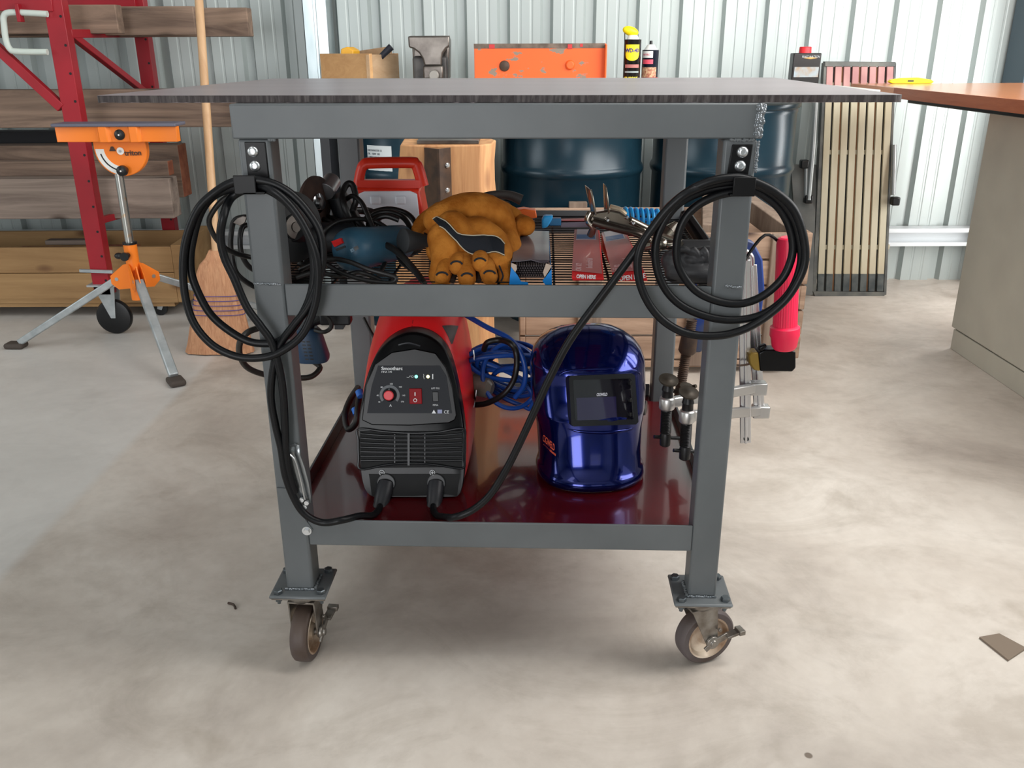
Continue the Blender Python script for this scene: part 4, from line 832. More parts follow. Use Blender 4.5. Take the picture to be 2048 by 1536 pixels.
b = MB(); b.prism([WF(x, y) + WN * (Zp + .003) for x, y in ((830, 784), (832, 784), (832, 791), (830, 791))], WN * .0003); b.build('on_mark', WHITE, sw)
MB().torus(WF(831.3, 800) + WN * (Zp + .0032), .0030, .0007, WN, 24, 6).build('off_mark', WHITE, sw)
wplate([(865, 783), (877, 783), (878, 803), (866, 803)], Zp - .001, Zp + .001, 'mode_switch', BLACK, pn, bevel=.001)
def led(px, py, c, e):
    o_ = MB().ball(WF(px, py) + WN * Zp, .0032, (1, 1, 1), nu=14, nv=8).build('indicator_light', mat('led_%d' % c[0], c, .3, emit=e), pn)
led(833, 753, (120, 240, 205), 2.0); led(856.5, 753, (246, 240, 170), 2.2)
wpoly([(865, 748), (867, 748), (867, 758), (865, 758)], 'indicator_bar', WHITE)
b = MB(); b.tube([WF(x, y) + WN * Zp for x, y in ((814, 754), (818, 755), (820, 752), (823, 752))], .0004, 6, 3); b.build('plug_symbol', WHITE, pn); b = MB(); b.torus(WF(825.5, 753) + WN * Zp, .0018, .0004, WN, 16, 5); b.build('plug_symbol', WHITE, pn)
b = MB(); b.tube([WF(x, y) + WN * Zp for x, y in ((847.5, 748), (848.5, 751), (847.5, 752), (849, 758))], .0004, 6, 2); b.build('wire_symbol', WHITE, pn)
# vent grille
GR = mat('grille_black', (22, 23, 26), .32, spec=.4)
wplate([(720, 862), (926, 862), (924, 934), (722, 936)], .0002, .0012, 'grille_recess', mat('deep_black', (6, 6, 7), .7), bz)
fg = MB(); P_ = [WF(x, y) + WN * .004 for x, y in ((718, 858), (770, 863), (823, 866), (876, 864), (926, 857), (929, 880), (928, 915), (925, 936), (870, 929), (823, 926), (775, 929), (722, 938), (718, 915), (717, 880))]
fg.tube(P_, .0022, 8, 5, True); gf = fg.build('grille_frame', GR, bz)
for k in range(7):
    y0_ = 868 + k * 9.0; sag = 3.5 * (1 - k / 3.5)
    b = MB(); b.tube([WF(722, y0_ - 1) + WN * .003, WF(770, y0_ + sag * .8) + WN * .004, WF(823, y0_ + sag) + WN * .0045, WF(876, y0_ + sag * .8) + WN * .004, WF(924, y0_ - 1) + WN * .003], .0017, 8, 4); b.build('grille_bar', GR, gf)
b = MB(); b.bar(WF(818, 866) + WN * .005, WF(818, 930) + WN * .005, .004, .004, up=(0, -1, .3)); b.build('grille_bar', GR, gf)
for px in (790, 850):
    b = MB(); b.bar(WF(px, 868) + WN * .0025, WF(px, 928) + WN * .0025, .002, .003, up=(0, -1, .3)); b.build('grille_bar', GR, gf)
b = MB(); b.tube([WF(797, 690) + WN * .001, WF(818, 686) + WN * .002, WF(841, 692) + WN * .001], .0024, 8, 4); b.build('carry_grip_slot', mat('slot_dark', (40, 42, 46), .25), bz)
# sockets, plugs, polarity marks
wplate([(738, 948), (920, 948), (914, 992), (744, 992)], .0002, .0012, 'socket_panel', mat('deep_black', (6, 6, 7), .7), bz)
for px, py, pm in ((764, 945, '-'), (865, 945, '+')):
    b = MB(); b.torus(WF(px, py) + WN * .003, .0048, .0005, WN, 24, 6); mk = b.build('polarity_mark', WHITE, bz)
    b = MB(); c_ = WF(px, py) + WN * .003; b.bar(c_ - ex * .003, c_ + ex * .003, .001, .001); b.build('polarity_stroke', WHITE, mk)
    if pm == '+': b = MB(); b.bar(c_ - ez * .003, c_ + ez * .003, .001, .001); b.build('polarity_stroke', WHITE, mk)
PLG = mat('plug_rubber', (36, 36, 40), .45)
def plug(p0, p1, label, lead_):
    a = WF(*p0) - WN * .004; c = P(*p1, Y=a.y - .045); d = (c - a); L_ = d.length
    MB().lathe(WF(*p0), WN, [(-.002, .0185), (.004, .0185), (.0045, .017), (.002, .017)], 28).build('socket', BLACK, bz)
    MB().lathe(a, d, [(0, .0155), (.006, .0160), (L_ * .3, .0158), (L_ * .62, .0150), (L_ * .68, .0135), (L_ * .86, .0145), (L_ * .97, .0125), (L_, .0085)], 24).build('cable_plug', PLG, lead_, label=label)
plug((772, 966), (757, 1026), 'ribbed black cable plug', LD1); plug((872, 966), (866, 1026), 'ribbed black cable plug', LD2)
for o_ in list(bpy.data.objects): pass
tb = bvh_of(rb)
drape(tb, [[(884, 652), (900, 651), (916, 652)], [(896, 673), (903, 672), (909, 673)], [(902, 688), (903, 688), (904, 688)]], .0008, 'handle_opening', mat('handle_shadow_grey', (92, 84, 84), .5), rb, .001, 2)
drape(tb, [[(948, 700), (949, 712), (948, 722)], [(946, 700), (946.5, 712), (946, 722)]], .0006, 'side_lettering', WHITE, rb, .0004, 2)
drape(tb, [[(953, 780), (951, 800), (948, 815)], [(951, 780), (949, 800), (946, 815)]], .0006, 'side_lettering', WHITE, rb, .0004, 2)
b = MB(); b.tube([hit(tb, 822, 664, 0), hit(tb, 824, 652, 0), hit(tb, 826, 640, 0)], .0006, 6, 2); b.build('housing_seam', mat('seam_dark_red', (110, 10, 16), .5), rb)
# ================================================================ welding helmet
hel = thing('welding_helmet', 'glossy blue welding helmet on the dark red lower shelf', 'helmet', (.155, 1.60, ZS))
HY = math.radians(5); hc, hs = math.cos(HY), math.sin(HY)
prof = [(0, .094, .098), (.004, .100, .108), (.014, .102, .113), (.022, .099, .110), (.028, .096, .104), (.06, .097, .103), (.10, .099, .103), (.128, .1045, .106), (.134, .105, .108), (.140, .106, .102), (.17, .108, .099), (.205, .108, .096), (.214, .108, .101), (.222, .107, .099), (.24, .101, .088), (.256, .089, .074), (.268, .072, .056), (.277, .050, .036), (.282, .025, .016)]
rings = []
for z, hw, fd in prof:
    r_ = []
    for k in range(61):
        a = math.radians(-112 + 224 * k / 60); e = .82
        x = math.copysign(abs(math.sin(a)) ** e, math.sin(a)) * hw * (1 if abs(a) < PI / 2 else 1 - .1 * (abs(a) - PI / 2)); y = -math.copysign(abs(math.cos(a)) ** e, math.cos(a)) * fd
        y = y + .30 * z
        r_.append((.158 + x * 1.06 * hc - y * hs, 1.628 + x * hs * -1 * -1 + y * hc, ZS + .002 + z))
    rings.append(r_)
BLU = mat('metallic_blue', (8, 28, 108), .16, .8, (6, 22, 92), 3, coat=.6)
b = MB(); b.rings(rings, cap=False, close=False)
topv = [v for v in b.bm.verts][-61:]; b._f(topv)
shl = b.build('shell', BLU, hel, solid=.0035, angle=70)
th_ = bvh_of(shl)
cn = [hit(th_, x, y, 0) for x, y in ((1141, 754), (1268, 750), (1274, 846), (1144, 851))]
mid = sum(cn, Vector()) / 4; nx = (cn[1] - cn[0] + cn[2] - cn[3]).normalized(); nz = (cn[0] - cn[3] + cn[1] - cn[2]).normalized(); nn = nx.cross(nz).normalized()
nn = nn if nn.y < 0 else -nn
pf = max((p - mid).dot(nn) for p in [hit(th_, x, y, 0) for x, y in ((1205, 752), (1205, 800), (1205, 849), (1141, 754), (1268, 750))]) + .0008
def HF(px, py, off): # picture point on the window plane
    d = ray(px, py); o0 = mid + nn * (pf + off); t = (o0 - EYE).dot(nn) / d.dot(nn); return EYE + d * t
WFm = mat('visor_frame', (20, 21, 24), .35); LENS = mat('dark_lens', (16, 15, 22), .06, .0, coat=.8)
oc = [(1138, 756), (1142, 752), (1264, 747), (1270, 751), (1277, 844), (1272, 849), (1148, 853), (1143, 849)]; ic = [(1146, 762), (1149, 760), (1260, 757), (1263, 760), (1268, 836), (1265, 839), (1154, 842), (1151, 839)]
b = MB(); O_ = [b._v(HF(x, y, .002)) for x, y in oc]; I_ = [b._v(HF(x, y, .002)) for x, y in ic]; O2 = [b._v(HF(x, y, 0) - nn * .024) for x, y in oc]; I2 = [b._v(HF(x, y, 0) - nn * .003) for x, y in ic]
for i in range(8):
    j = (i + 1) % 8; b._f([O_[i], O_[j], I_[j], I_[i]]); b._f([O_[i], O_[j], O2[j], O2[i]]); b._f([I_[i], I_[j], I2[j], I2[i]])
wf = b.build('visor_frame', WFm, hel)
b = MB(); b.prism([HF(x, y, -.0015) for x, y in ic], -nn * .001); b.build('lens', LENS, wf, label='dark glossy lens')
b = MB(); b.prism([HF(x, y, -.0012) for x, y in ((1153, 796), (1232, 793), (1234, 838), (1155, 841))], -nn * .001); b.build('filter_glass', mat('violet_filter', (34, 30, 60), .05, coat=1), wf, label='violet auto-darkening filter')
for y_ in (766, 800, 829): b = MB(); b.box(HF(1261, y_, .002), (.004, .004, .008)); b.build('lens_clip', BLACK, wf, bevel=.001)
for nm, ln, r in (('brow_ridge', ((1118, 752), (1135, 742), (1205, 737), (1270, 741), (1282, 750)), .0034), ('lower_lip', ((1132, 856), (1160, 863), (1215, 865), (1262, 858), (1284, 846)), .0038)):
    b = MB(); b.tube([hit(th_, x, y, -.0012) for x, y in ln], lambda u, r=r: r * (.25 + .75 * math.sin(PI * min(1, max(0, u)))), 10, 5); b.build(nm, BLU, shl)
Mx = frame(HF(1193, 792, .0006), nx, nz); text('CIGWELD', .0078, mat('lens_print', (196, 198, 206), .5), Mx, wf, sx=.62, shear=.15, off=.0002)
def htext(s, size, px, py, dx, dy, ux_, uy_, m, sx=1):
    o0 = hit(th_, px, py, .0009)
    def f(co):
        q = hit(th_, px + (co.x * ux_[0] + co.y * uy_[0]), py + (co.x * ux_[1] + co.y * uy_[1]), .0008); return q
    return text(s, size, m, None, shl, wrap=f, sx=sx, ex=0, off=.3)
htext('CIGWELD', 19, 1086, 881, 0, 0, (.42, .38), (.06, -.98), mat('orange_print', (226, 96, 66), .5), .66)
htext('. . . . . .', 12, 1088, 889, 0, 0, (.42, .42), (.06, -.98), mat('orange_print', (226, 96, 66), .5), .9)
htext('Industrial', 7, 1100, 902, 0, 0, (.5, .42), (.06, -.98), mat('orange_print', (226, 96, 66), .5), .9)
b = MB(); b.cyl((.258, 1.66, ZS + .125), (.272, 1.655, ZS + .125), .016, .015, 20); b.build('adjuster_knob', BLACK, hel)
b = MB(); b.tube([(.06, 1.70, ZS + .13), (.08, 1.80, ZS + .15), (.15, 1.84, ZS + .155), (.22, 1.80, ZS + .15), (.25, 1.70, ZS + .13)], .009, 10, 5); b.build('headband', BLACK, hel)
# ================================================================ things on the wire shelf
SZ = Z3 - .0100
SU = mat('tan_suede', (196, 126, 52), .95, 0, (158, 92, 30), 30, bump=.9, bs=200, detail=10, spec=.12); NAVY = mat('dark_cloth_panel', (26, 30, 38), .85, bump=.3, bs=300); THR = mat('pale_thread', (196, 188, 166), .8)
def blob(parts, name, m, par=None, vox=.0035, it=6, label=None):
    b = MB()
    for p in parts:
        if len(p) == 2: b.ball(p[0], 1.0, p[1], nu=16, nv=12)
        else:
            b.tube(p[0], p[1], 14, 4); 
            r0 = p[1](0) if callable(p[1]) else p[1]; r1 = p[1](1) if callable(p[1]) else p[1]
            b.ball(p[0][0], r0, nu=14, nv=10); b.ball(p[0][-1], r1, nu=14, nv=10)
    return b.build(name, m, par, remesh=vox, smoothit=it, label=label)
g1 = thing('leather_glove', 'tan suede welding glove with a dark knuckle panel, fingers curled towards the front', 'glove', P(930, 560, Z=SZ))
g2 = thing('leather_glove', 'tan suede welding glove lying underneath the front one, thumb pointing left', 'glove', P(860, 500, Z=SZ))
q = P
palm = [([q(888, 478, Y=1.50), q(892, 520, Y=1.47), q(882, 550, Y=1.455)], lambda u: .030 - .008 * u, 0),
        ([q(905, 455, Y=1.52), q(935, 490, Y=1.50), q(960, 515, Y=1.49)], .030, 0), ([q(955, 470, Y=1.53), q(990, 490, Y=1.52), q(1000, 530, Y=1.47)], lambda u: .034 - .012 * u, 0),
        ([q(872, 440, Y=1.56), q(930, 425, Y=1.58), q(985, 435, Y=1.60), q(1010, 470, Y=1.58)], lambda u: .024 + .014 * math.sin(PI * u), 0),
        ([q(900, 430, Y=1.63), q(960, 424, Y=1.65), q(1020, 440, Y=1.64)], lambda u: .026 + .008 * math.sin(PI * u), 0),
        ([q(960, 480, Y=1.60), q(1005, 480, Y=1.58), q(1012, 520, Y=1.53)], .030, 0), ([q(880, 500, Y=1.54), q(940, 530, Y=1.53), q(1000, 545, Y=1.51)], .026, 0)]
m1 = blob(palm, 'glove_body', SU, g1)
fing = [((884, 556), 1.425, .0135, (900, 520), 1.47), ((934, 558), 1.420, .0150, (930, 522), 1.47), ((979, 553), 1.425, .0140, (965, 522), 1.48), ((913, 534), 1.433, .0130, (918, 520), 1.47), ((960, 528), 1.436, .0130, (961, 517), 1.47)]
for (c, Yc, r, c2, Y2) in fing:
    a = q(*c, Y=Yc); e_ = q(*c2, Y=Y2); f = blob([([e_, (a + e_) / 2 + Vector((0, 0, .004)), a], (lambda r: lambda u: r * (1.15 - .12 * u))(r), 0)], 'glove_finger', SU, g1, .0028, 3)
    t_ = bvh_of(f); k = [(c[0] + 11.5 * math.cos(an), c[1] - 3 + 8 * math.sin(an)) for an in [PI * (1.08 + .84 * i / 8) for i in range(9)]]
    b = MB(); b.tube([hit(t_, x, y, .0002, Yc) for x, y in k], .0019, 6, 3); b.build('finger_seam', NAVY, f)
f = blob([([q(1000, 515, Y=1.49), q(1008, 540, Y=1.455), q(1006, 560, Y=1.44)], lambda u: .0135 - .002 * u, 0)], 'glove_finger', SU, g1, .0028, 3)
t_ = bvh_of(f); b = MB(); b.tube([hit(t_, x, y, .0004, 1.45) for x, y in ((994, 520), (1000, 535), (1006, 552), (1002, 562))], .0016, 6, 3); b.build('finger_seam', NAVY, f)
for pp in (((905, 562), (909, 545), (904, 528)), ((957, 562), (956, 545), (946, 528)), ((938, 541), (938, 524), (932, 508)), ((992, 560), (988, 540), (982, 520)), ((898, 546), (897, 530), (902, 516))):
    b = MB(); b.tube([q(x, y, Y=1.428 + .022 * i) for i, (x, y) in enumerate(pp)], .0050, 8, 4); b.build('finger_gap_shade', mat('dark_gap_brown', (40, 26, 18), .9), g1)  # dark tubes added to paint the shade in the gaps between fingers
tg = bvh_of(m1)
up = [(866, 438), (876, 435), (892, 445), (915, 467), (945, 473), (975, 472), (996, 477), (1008, 490)]
lo_ = [(880, 455), (890, 461), (905, 478), (925, 496), (945, 508), (970, 507), (992, 506), (1008, 513)]
md = [((a[0] + c[0]) / 2, (a[1] + c[1]) / 2) for a, c in zip(up, lo_)]; m0 = [((a[0] + c[0]) / 2, (a[1] + c[1]) / 2) for a, c in zip(up, md)]; m2 = [((a[0] + c[0]) / 2, (a[1] + c[1]) / 2) for a, c in zip(lo_, md)]
pz = drape(tg, [up, m0, md, m2, lo_], .002, 'knuckle_panel', NAVY, g1, .0015, 4, 1.5)
for ln in (up, lo_):
    b = MB(); b.tube([hit(tg, x, y, .0034, 1.5) for x, y in [(a.x, a.y) for a in smooth([Vector((x, y, 0)) for x, y in ln], 3)]], .0009, 6, 1); b.build('stitching', THR, pz)
# second glove
blob([([q(835, 478, Y=1.60), q(850, 450, Y=1.62), q(885, 430, Y=1.63)], lambda u: .016 + .010 * u, 0), ([q(1000, 440, Y=1.66), q(1040, 450, Y=1.63), q(1052, 452, Y=1.60)], lambda u: .024 - .006 * u, 0), ([q(885, 440, Y=1.66), q(950, 435, Y=1.70), q(1005, 445, Y=1.68)], .026, 0), ([q(1020, 455, Y=1.60), q(1028, 500, Y=1.58), q(1018, 530, Y=1.56)], lambda u: .015 - .004 * u, 0)], 'glove_body', SU, g2)
th2 = blob([([q(862, 470, Y=1.56), q(842, 482, Y=1.53), q(824, 487, Y=1.52)], lambda u: .014 - .004 * u, 0)], 'glove_thumb', SU, g2, .0028, 3)
t_ = bvh_of(th2); drape(t_, [[(848, 466), (855, 470), (859, 478)], [(846, 474), (851, 478), (854, 486)]], .0012, 'thumb_patch', NAVY, g2, .001, 4, 1.52)
# ---- red and white jump-charger case
cs = thing('battery_charger', 'red and white portable case with carry handle at the back of the wire shelf', 'charger', q(778, 440, Y=1.86)); Yc = 1.84
RO_ = mat('red_orange_plastic', (226, 52, 28), .38)
def cq(x, y, dY=0): return q(x, y, Y=Yc + dY)
bz0 = SZ
A_ = [cq(710, 376), cq(838, 378), cq(850, 440), cq(846, 470), cq(706, 470)]
for p in A_[3:]: p.z = SZ + .001
b = MB(); b.prism(A_, (0, .10, 0)); bod = b.build('case', RO_, cs, bevel=.006, seg=3)
b = MB(); b.prism([cq(717, 388, -.002), cq(728, 383, -.002), cq(820, 382, -.002), cq(834, 388, -.002), cq(840, 445, -.002), Vector((cq(838, 470).x, Yc - .002, SZ + .003)), Vector((cq(712, 470).x, Yc - .002, SZ + .003))], (0, .004, 0)); fp = b.build('front_cover', mat('cool_white_plastic', (228, 231, 240), .35), bod, bevel=.0015, label='white front cover')
for x in (751, 801):
    b = MB(); b.box(cq(x, 400, -.003), (.022, .008, .018)); b.build('latch', _m['cool_white_plastic'], fp, bevel=.004, seg=3)
b = MB(); H_ = [cq(716, 370, .02), cq(722, 340, .02), cq(728, 330, .02), cq(742, 326, .02), cq(822, 325, .02), cq(832, 329, .02), cq(838, 342, .02), cq(846, 372, .02)]
b.tube(H_, .0095, 12, 5, flat=1.3); b.bar(cq(716, 367, .02), cq(842, 367, .02), .022, .016); b.build('handle', RO_, bod)
b = MB(); b.bar(cq(733, 323, .02), cq(824, 322, .02), .012, .004); b.build('handle_grip', mat('grey_grip', (96, 86, 86), .6), bod, bevel=.001)
# ---- angle grinder with worn disc, on the left of the wire shelf
g = gA = thing('angle_grinder', 'black angle grinder standing with its worn brown disc upright behind the left leg', 'grinder', q(632, 460, Y=1.62)); Yg = 1.60
DK = mat('dark_tool_plastic', (24, 26, 30), .45); DISC = mat('worn_grinding_disc', (96, 72, 64), .85, 0, (66, 52, 50), 30)
c_ = q(630, 406, Y=Yg); ax = Vector((.92, -.40, -.05)).normalized()
MB().lathe(c_, ax, [(-.004, .046), (-.003, .048), (.003, .048), (.004, .046)], 48).build('cutting_disc', DISC, g)
MB().lathe(c_, ax, [(.003, .018), (.008, .018), (.010, .012), (.016, .010)], 28).build('flange', CHROME, g)
b = MB(); b.tube([c_ - ax * .01, c_ - ax * .05 + Vector((0, .02, -.01))], .02, 16, 2); b.lathe(c_ + ax * .02 + Vector((.02, .04, 0)), Vector((.3, .2, -1)), [(-.01, .018), (.05, .026), (.11, .024), (.125, .01)], 20); b.build('motor_body', DK, g)
b = MB(); b.cyl(q(664, 362, Y=1.66), q(650, 384, Y=1.62), .0165, .0165, 28); b.build('gear_cap', mat('cast_alloy', (172, 172, 174), .35, .8), g, bevel=.001)
MB().box(q(613, 405, Y=1.66), (.012, .012, .012)).build('spindle_lock', WH, g, bevel=.002)
g = gB = thing('angle_grinder', 'black angle grinder lying low behind the left leg, its steel disc hub facing out', 'grinder', q(600, 480, Y=1.52))
c_ = q(587, 454, Y=1.50); ax = Vector((.75, -.62, .1)).normalized()
MB().lathe(c_, ax, [(-.004, .060), (.000, .060), (.002, .022), (.004, .021)], 48).build('cutting_disc', DK, g); MB().lathe(c_ + ax * .004, ax, [(0, .020), (.002, .020), (.0025, .009), (.0045, .0085)], 28).build('disc_hub', CAST, g)
b = MB(); b.tube([c_ - ax * .005, c_ - ax * .03 + Vector((.03, .02, -.02)), c_ + Vector((.09, .06, -.03))], lambda u: .026, 16, 4); b.build('motor_body', DK, g)
# ---- blue rounded power tool
g = gP = thing('power_tool', 'blue power tool with a red slide switch lying among the black cables', 'power tool', q(700, 520, Y=1.55)); TB = mat('tool_blue', (48, 88, 110), .42, 0, (40, 76, 98), 8)
a, c = q(690, 505, Y=1.50), q(738, 505, Y=1.60); d = (c - a).normalized()
d = Vector((.55, .8, -.06)).normalized(); a = q(688, 502, Y=1.475)
b = MB(); b.lathe(a, d, [(-.006, .012), (-.003, .024), (.004, .033), (.016, .0375), (.03, .038), (.07, .034), (.12, .032), (.15, .030)], 36); bd = b.build('body', TB, g)
t_ = bvh_of(bd)
def stick(tree, poly, off, name, m, par, Y=1.5, th=.003):
    P_ = [hit(tree, x, y, off, Y) for x, y in poly]; n_ = (P_[1] - P_[0]).cross(P_[2] - P_[0]).normalized(); n_ = n_ if n_.y < 0 else -n_
    b = MB(); b.prism([p - n_ * th for p in P_], n_ * (th * 2)); return b.build(name, m, par)
stick(t_, [(666, 483), (684, 476), (688, 486), (672, 494)], .0005, 'slide_switch', mat('switch_scarlet', (216, 40, 40), .4), bd); stick(t_, [(671, 498), (690, 491), (692, 495), (674, 502)], .0002, 'switch_slot', BLACK, bd, th=.0006); stick(t_, [(707, 495), (715, 491), (718, 497), (711, 502)], .0002, 'vent_slot', BLACK, bd, th=.0006)
stick(t_, [(700, 499), (706, 496), (709, 502), (703, 505)], .0002, 'rating_mark', mat('pale_blue_mark', (124, 150, 168), .5), bd, th=.0004)
# dark round end of a tool handle
b = MB(); a = q(806, 482, Y=1.50); b.lathe(a, Vector((-.75, -.55, .12)), [(-.05, .010), (-.02, .017), (-.004, .0215), (0, .0215), (.002, .019)], 28); o = b.build('tool_handle', [mat('dark_rubber_end', (44, 46, 48), .7)]); tag(o, 'round dark handle end poking out just left of the glove thumb', 'handle')
# ---- heaps of black power cable
CB = mat('black_cord', (17, 16, 17), .42, 0, (28, 26, 25), 18)
def cord(par, pts, r=.0042, m=CB):
    b = MB(); b.tube([P(x, y, Y=Y) for x, y, Y in pts], r, 10, 6); return b.build('power_cord', m, par, angle=80)
cord(gB, [(600, 540, 1.48), (640, 522, 1.45), (668, 518, 1.44), (700, 524, 1.43), (735, 538, 1.42), (770, 548, 1.415), (792, 556, 1.41), (780, 566, 1.41), (740, 562, 1.42), (700, 552, 1.43), (672, 540, 1.44), (655, 528, 1.45), (650, 515, 1.47), (640, 500, 1.50)])
cord(gP, [(644, 480, 1.52), (650, 460, 1.52), (675, 443, 1.54), (715, 438, 1.56), (750, 443, 1.57), (775, 458, 1.56), (790, 480, 1.56), (800, 520, 1.52), (830, 545, 1.46), (850, 566, 1.42)])
cord(cs, [(730, 440, 1.66), (745, 425, 1.68), (780, 418, 1.70), (815, 428, 1.70), (832, 450, 1.68), (830, 475, 1.66), (800, 480, 1.66), (765, 470, 1.66), (738, 455, 1.65), (745, 432, 1.64), (775, 424, 1.64), (805, 434, 1.64), (820, 458, 1.62), (810, 480, 1.60), (775, 485, 1.60), (740, 470, 1.60), (745, 445, 1.60), (770, 432, 1.60), (798, 440, 1.60)], .0052)
cord(gA, [(720, 470, 1.58), (700, 440, 1.58), (688, 410, 1.58), (686, 385, 1.60), (695, 368, 1.61), (706, 372, 1.61), (712, 400, 1.60), (706, 425, 1.60), (722, 450, 1.57), (748, 478, 1.54), (790, 500, 1.50), (825, 535, 1.46), (845, 562, 1.43)], .0058)
cord(gA, [(690, 400, 1.62), (705, 392, 1.60), (722, 404, 1.58), (735, 430, 1.56), (750, 470, 1.54), (757, 500, 1.52)], .0045)
cord(gB, [(592, 555, 1.42), (630, 545, 1.43), (680, 552, 1.44), (720, 545, 1.46), (760, 560, 1.45)], .004)
cord(gP, [(758, 478, 1.60), (772, 505, 1.57), (768, 530, 1.52), (757, 548, 1.47)], .004)
b = MB(); b.ball(q(742, 520, Y=1.66), 1, (.085, .06, .030)); 
for k in range(26):
    a_ = rw.uniform(0, 6.28); 
b.bm.free(); 
for k, (cx, cy, rx, rz, Yq) in enumerate(((700, 455, .045, .028, 1.66), (740, 500, .06, .022, 1.70), (760, 520, .06, .018, 1.60), (650, 470, .05, .03, 1.62), (690, 530, .07, .012, 1.56))):
    ctr = q(cx, cy, Y=Yq); pts_ = [ctr + Vector((rx * math.cos(a) * (1 + .1 * math.sin(3 * a + k)), .03 * math.sin(a * 2 + k), rz * math.sin(a))) for a in [2 * PI * i / 14 for i in range(28)]]
    pts_ = [Vector((p.x + .006 * (i // 14), p.y + .012 * (i // 14), max(p.z, SZ + .006) + .003 * (i // 14))) for i, p in enumerate(pts_)]
    b = MB(); b.tube(pts_, .0045, 8, 3); b.build('power_cord', CB, [gA, gP, gP, gA, gB][k])
b = MB(); b.box(q(745, 556, Y=1.62) + Vector((0, 0, .0)), (.2, .16, .004)); b.bm.free()
# ---- torn blue electrode box
ex_ = thing('electrode_box', 'torn open blue and grey carton between the gloves and the red cartons', 'carton', q(1062, 560, Y=1.45))
GC = mat('grey_film_card', (140, 138, 142), .3, 0, (104, 96, 104), 9, coat=.4); BC = mat('bright_blue_card', (18, 132, 214), .4); TC = mat('torn_card', (196, 176, 160), .9)
T0, T1, F0, F1 = q(1033, 460, Y=1.66), q(1098, 462, Y=1.66), q(1022, 534, Y=1.43), q(1103, 534, Y=1.43)
b = MB(); b.prism([T0, T1, q(1099, 520, Y=1.46), q(1090, 527, Y=1.45), q(1062, 519, Y=1.46), q(1040, 522, Y=1.455), q(1024, 522, Y=1.455)], (0, 0, -.0012)); b.build('lid', GC, ex_, label='grey film covered lid')
zb_ = SZ + .001
b = MB(); b.prism([(T0.x, T0.y, T0.z), (F0.x, F0.y + .02, F0.z), (F0.x, F0.y, zb_), (T0.x, T0.y, zb_)], (.001, 0, 0)); b.prism([(T1.x, T1.y, T1.z), (F1.x, F1.y + .02, F1.z), (F1.x, F1.y, zb_), (T1.x, T1.y, zb_)], (-.001, 0, 0)); b.prism([(T0.x, T0.y, zb_), (T1.x, T1.y, zb_), (T1.x, T1.y, T1.z), (T0.x, T0.y, T0.z)], (0, -.001, 0)); b.build('side_walls', BC, ex_)
b = MB(); Yf_ = 1.412; b.prism([q(1022, 533, Y=Yf_), q(1036, 552, Y=Yf_), q(1042, 563, Y=Yf_), q(1056, 565, Y=Yf_), q(1057, 573, Y=Yf_), q(1018, 573, Y=Yf_)], (0, .001, 0)); b.build('front_flap', BC, ex_); b = MB(); b.prism([q(1103, 533, Y=Yf_), q(1085, 562, Y=Yf_), q(1093, 573, Y=Yf_), q(1104, 573, Y=Yf_)], (0, .001, 0)); b.build('front_flap', BC, ex_)
b = MB(); b.prism([q(1023, 526, Y=Yf_), q(1033, 530, Y=Yf_), q(1034, 538, Y=Yf_), q(1030, 545, Y=Yf_), q(1022, 533, Y=Yf_)], (0, .0008, 0)); b.build('torn_edge', TC, ex_); b = MB(); b.prism([q(1092, 527, Y=Yf_), q(1102, 530, Y=Yf_), q(1103, 538, Y=Yf_), q(1090, 556, Y=Yf_), q(1086, 545, Y=Yf_)], (0, .0008, 0)); b.build('torn_edge', TC, ex_)
b = MB(); rods = []
for r_ in range(6):
    for k in range(14):
        x = -.026 + k * .0040 + (r_ % 2) * .002; z = SZ + .004 + r_ * .0040
        b.lathe((q(1063, 550, Y=1.43).x + x, 1.44 - .001 * r_, z), (0, 1, 0), [(0, .0017), (.2, .0017)], 7)
tag(b.build('electrode_rods', mat('electrode_grey', (58, 50, 52), .6, .2)), 'bundle of dark welding rods inside the torn blue carton', 'welding rods', kind='stuff')
b = MB(); b.ball(q(1060, 528, Y=1.50), 1, (.024, .03, .013)); o = b.build('plastic_sleeve', mat('dark_plum_film', (44, 28, 34), .2, coat=.5), ex_)
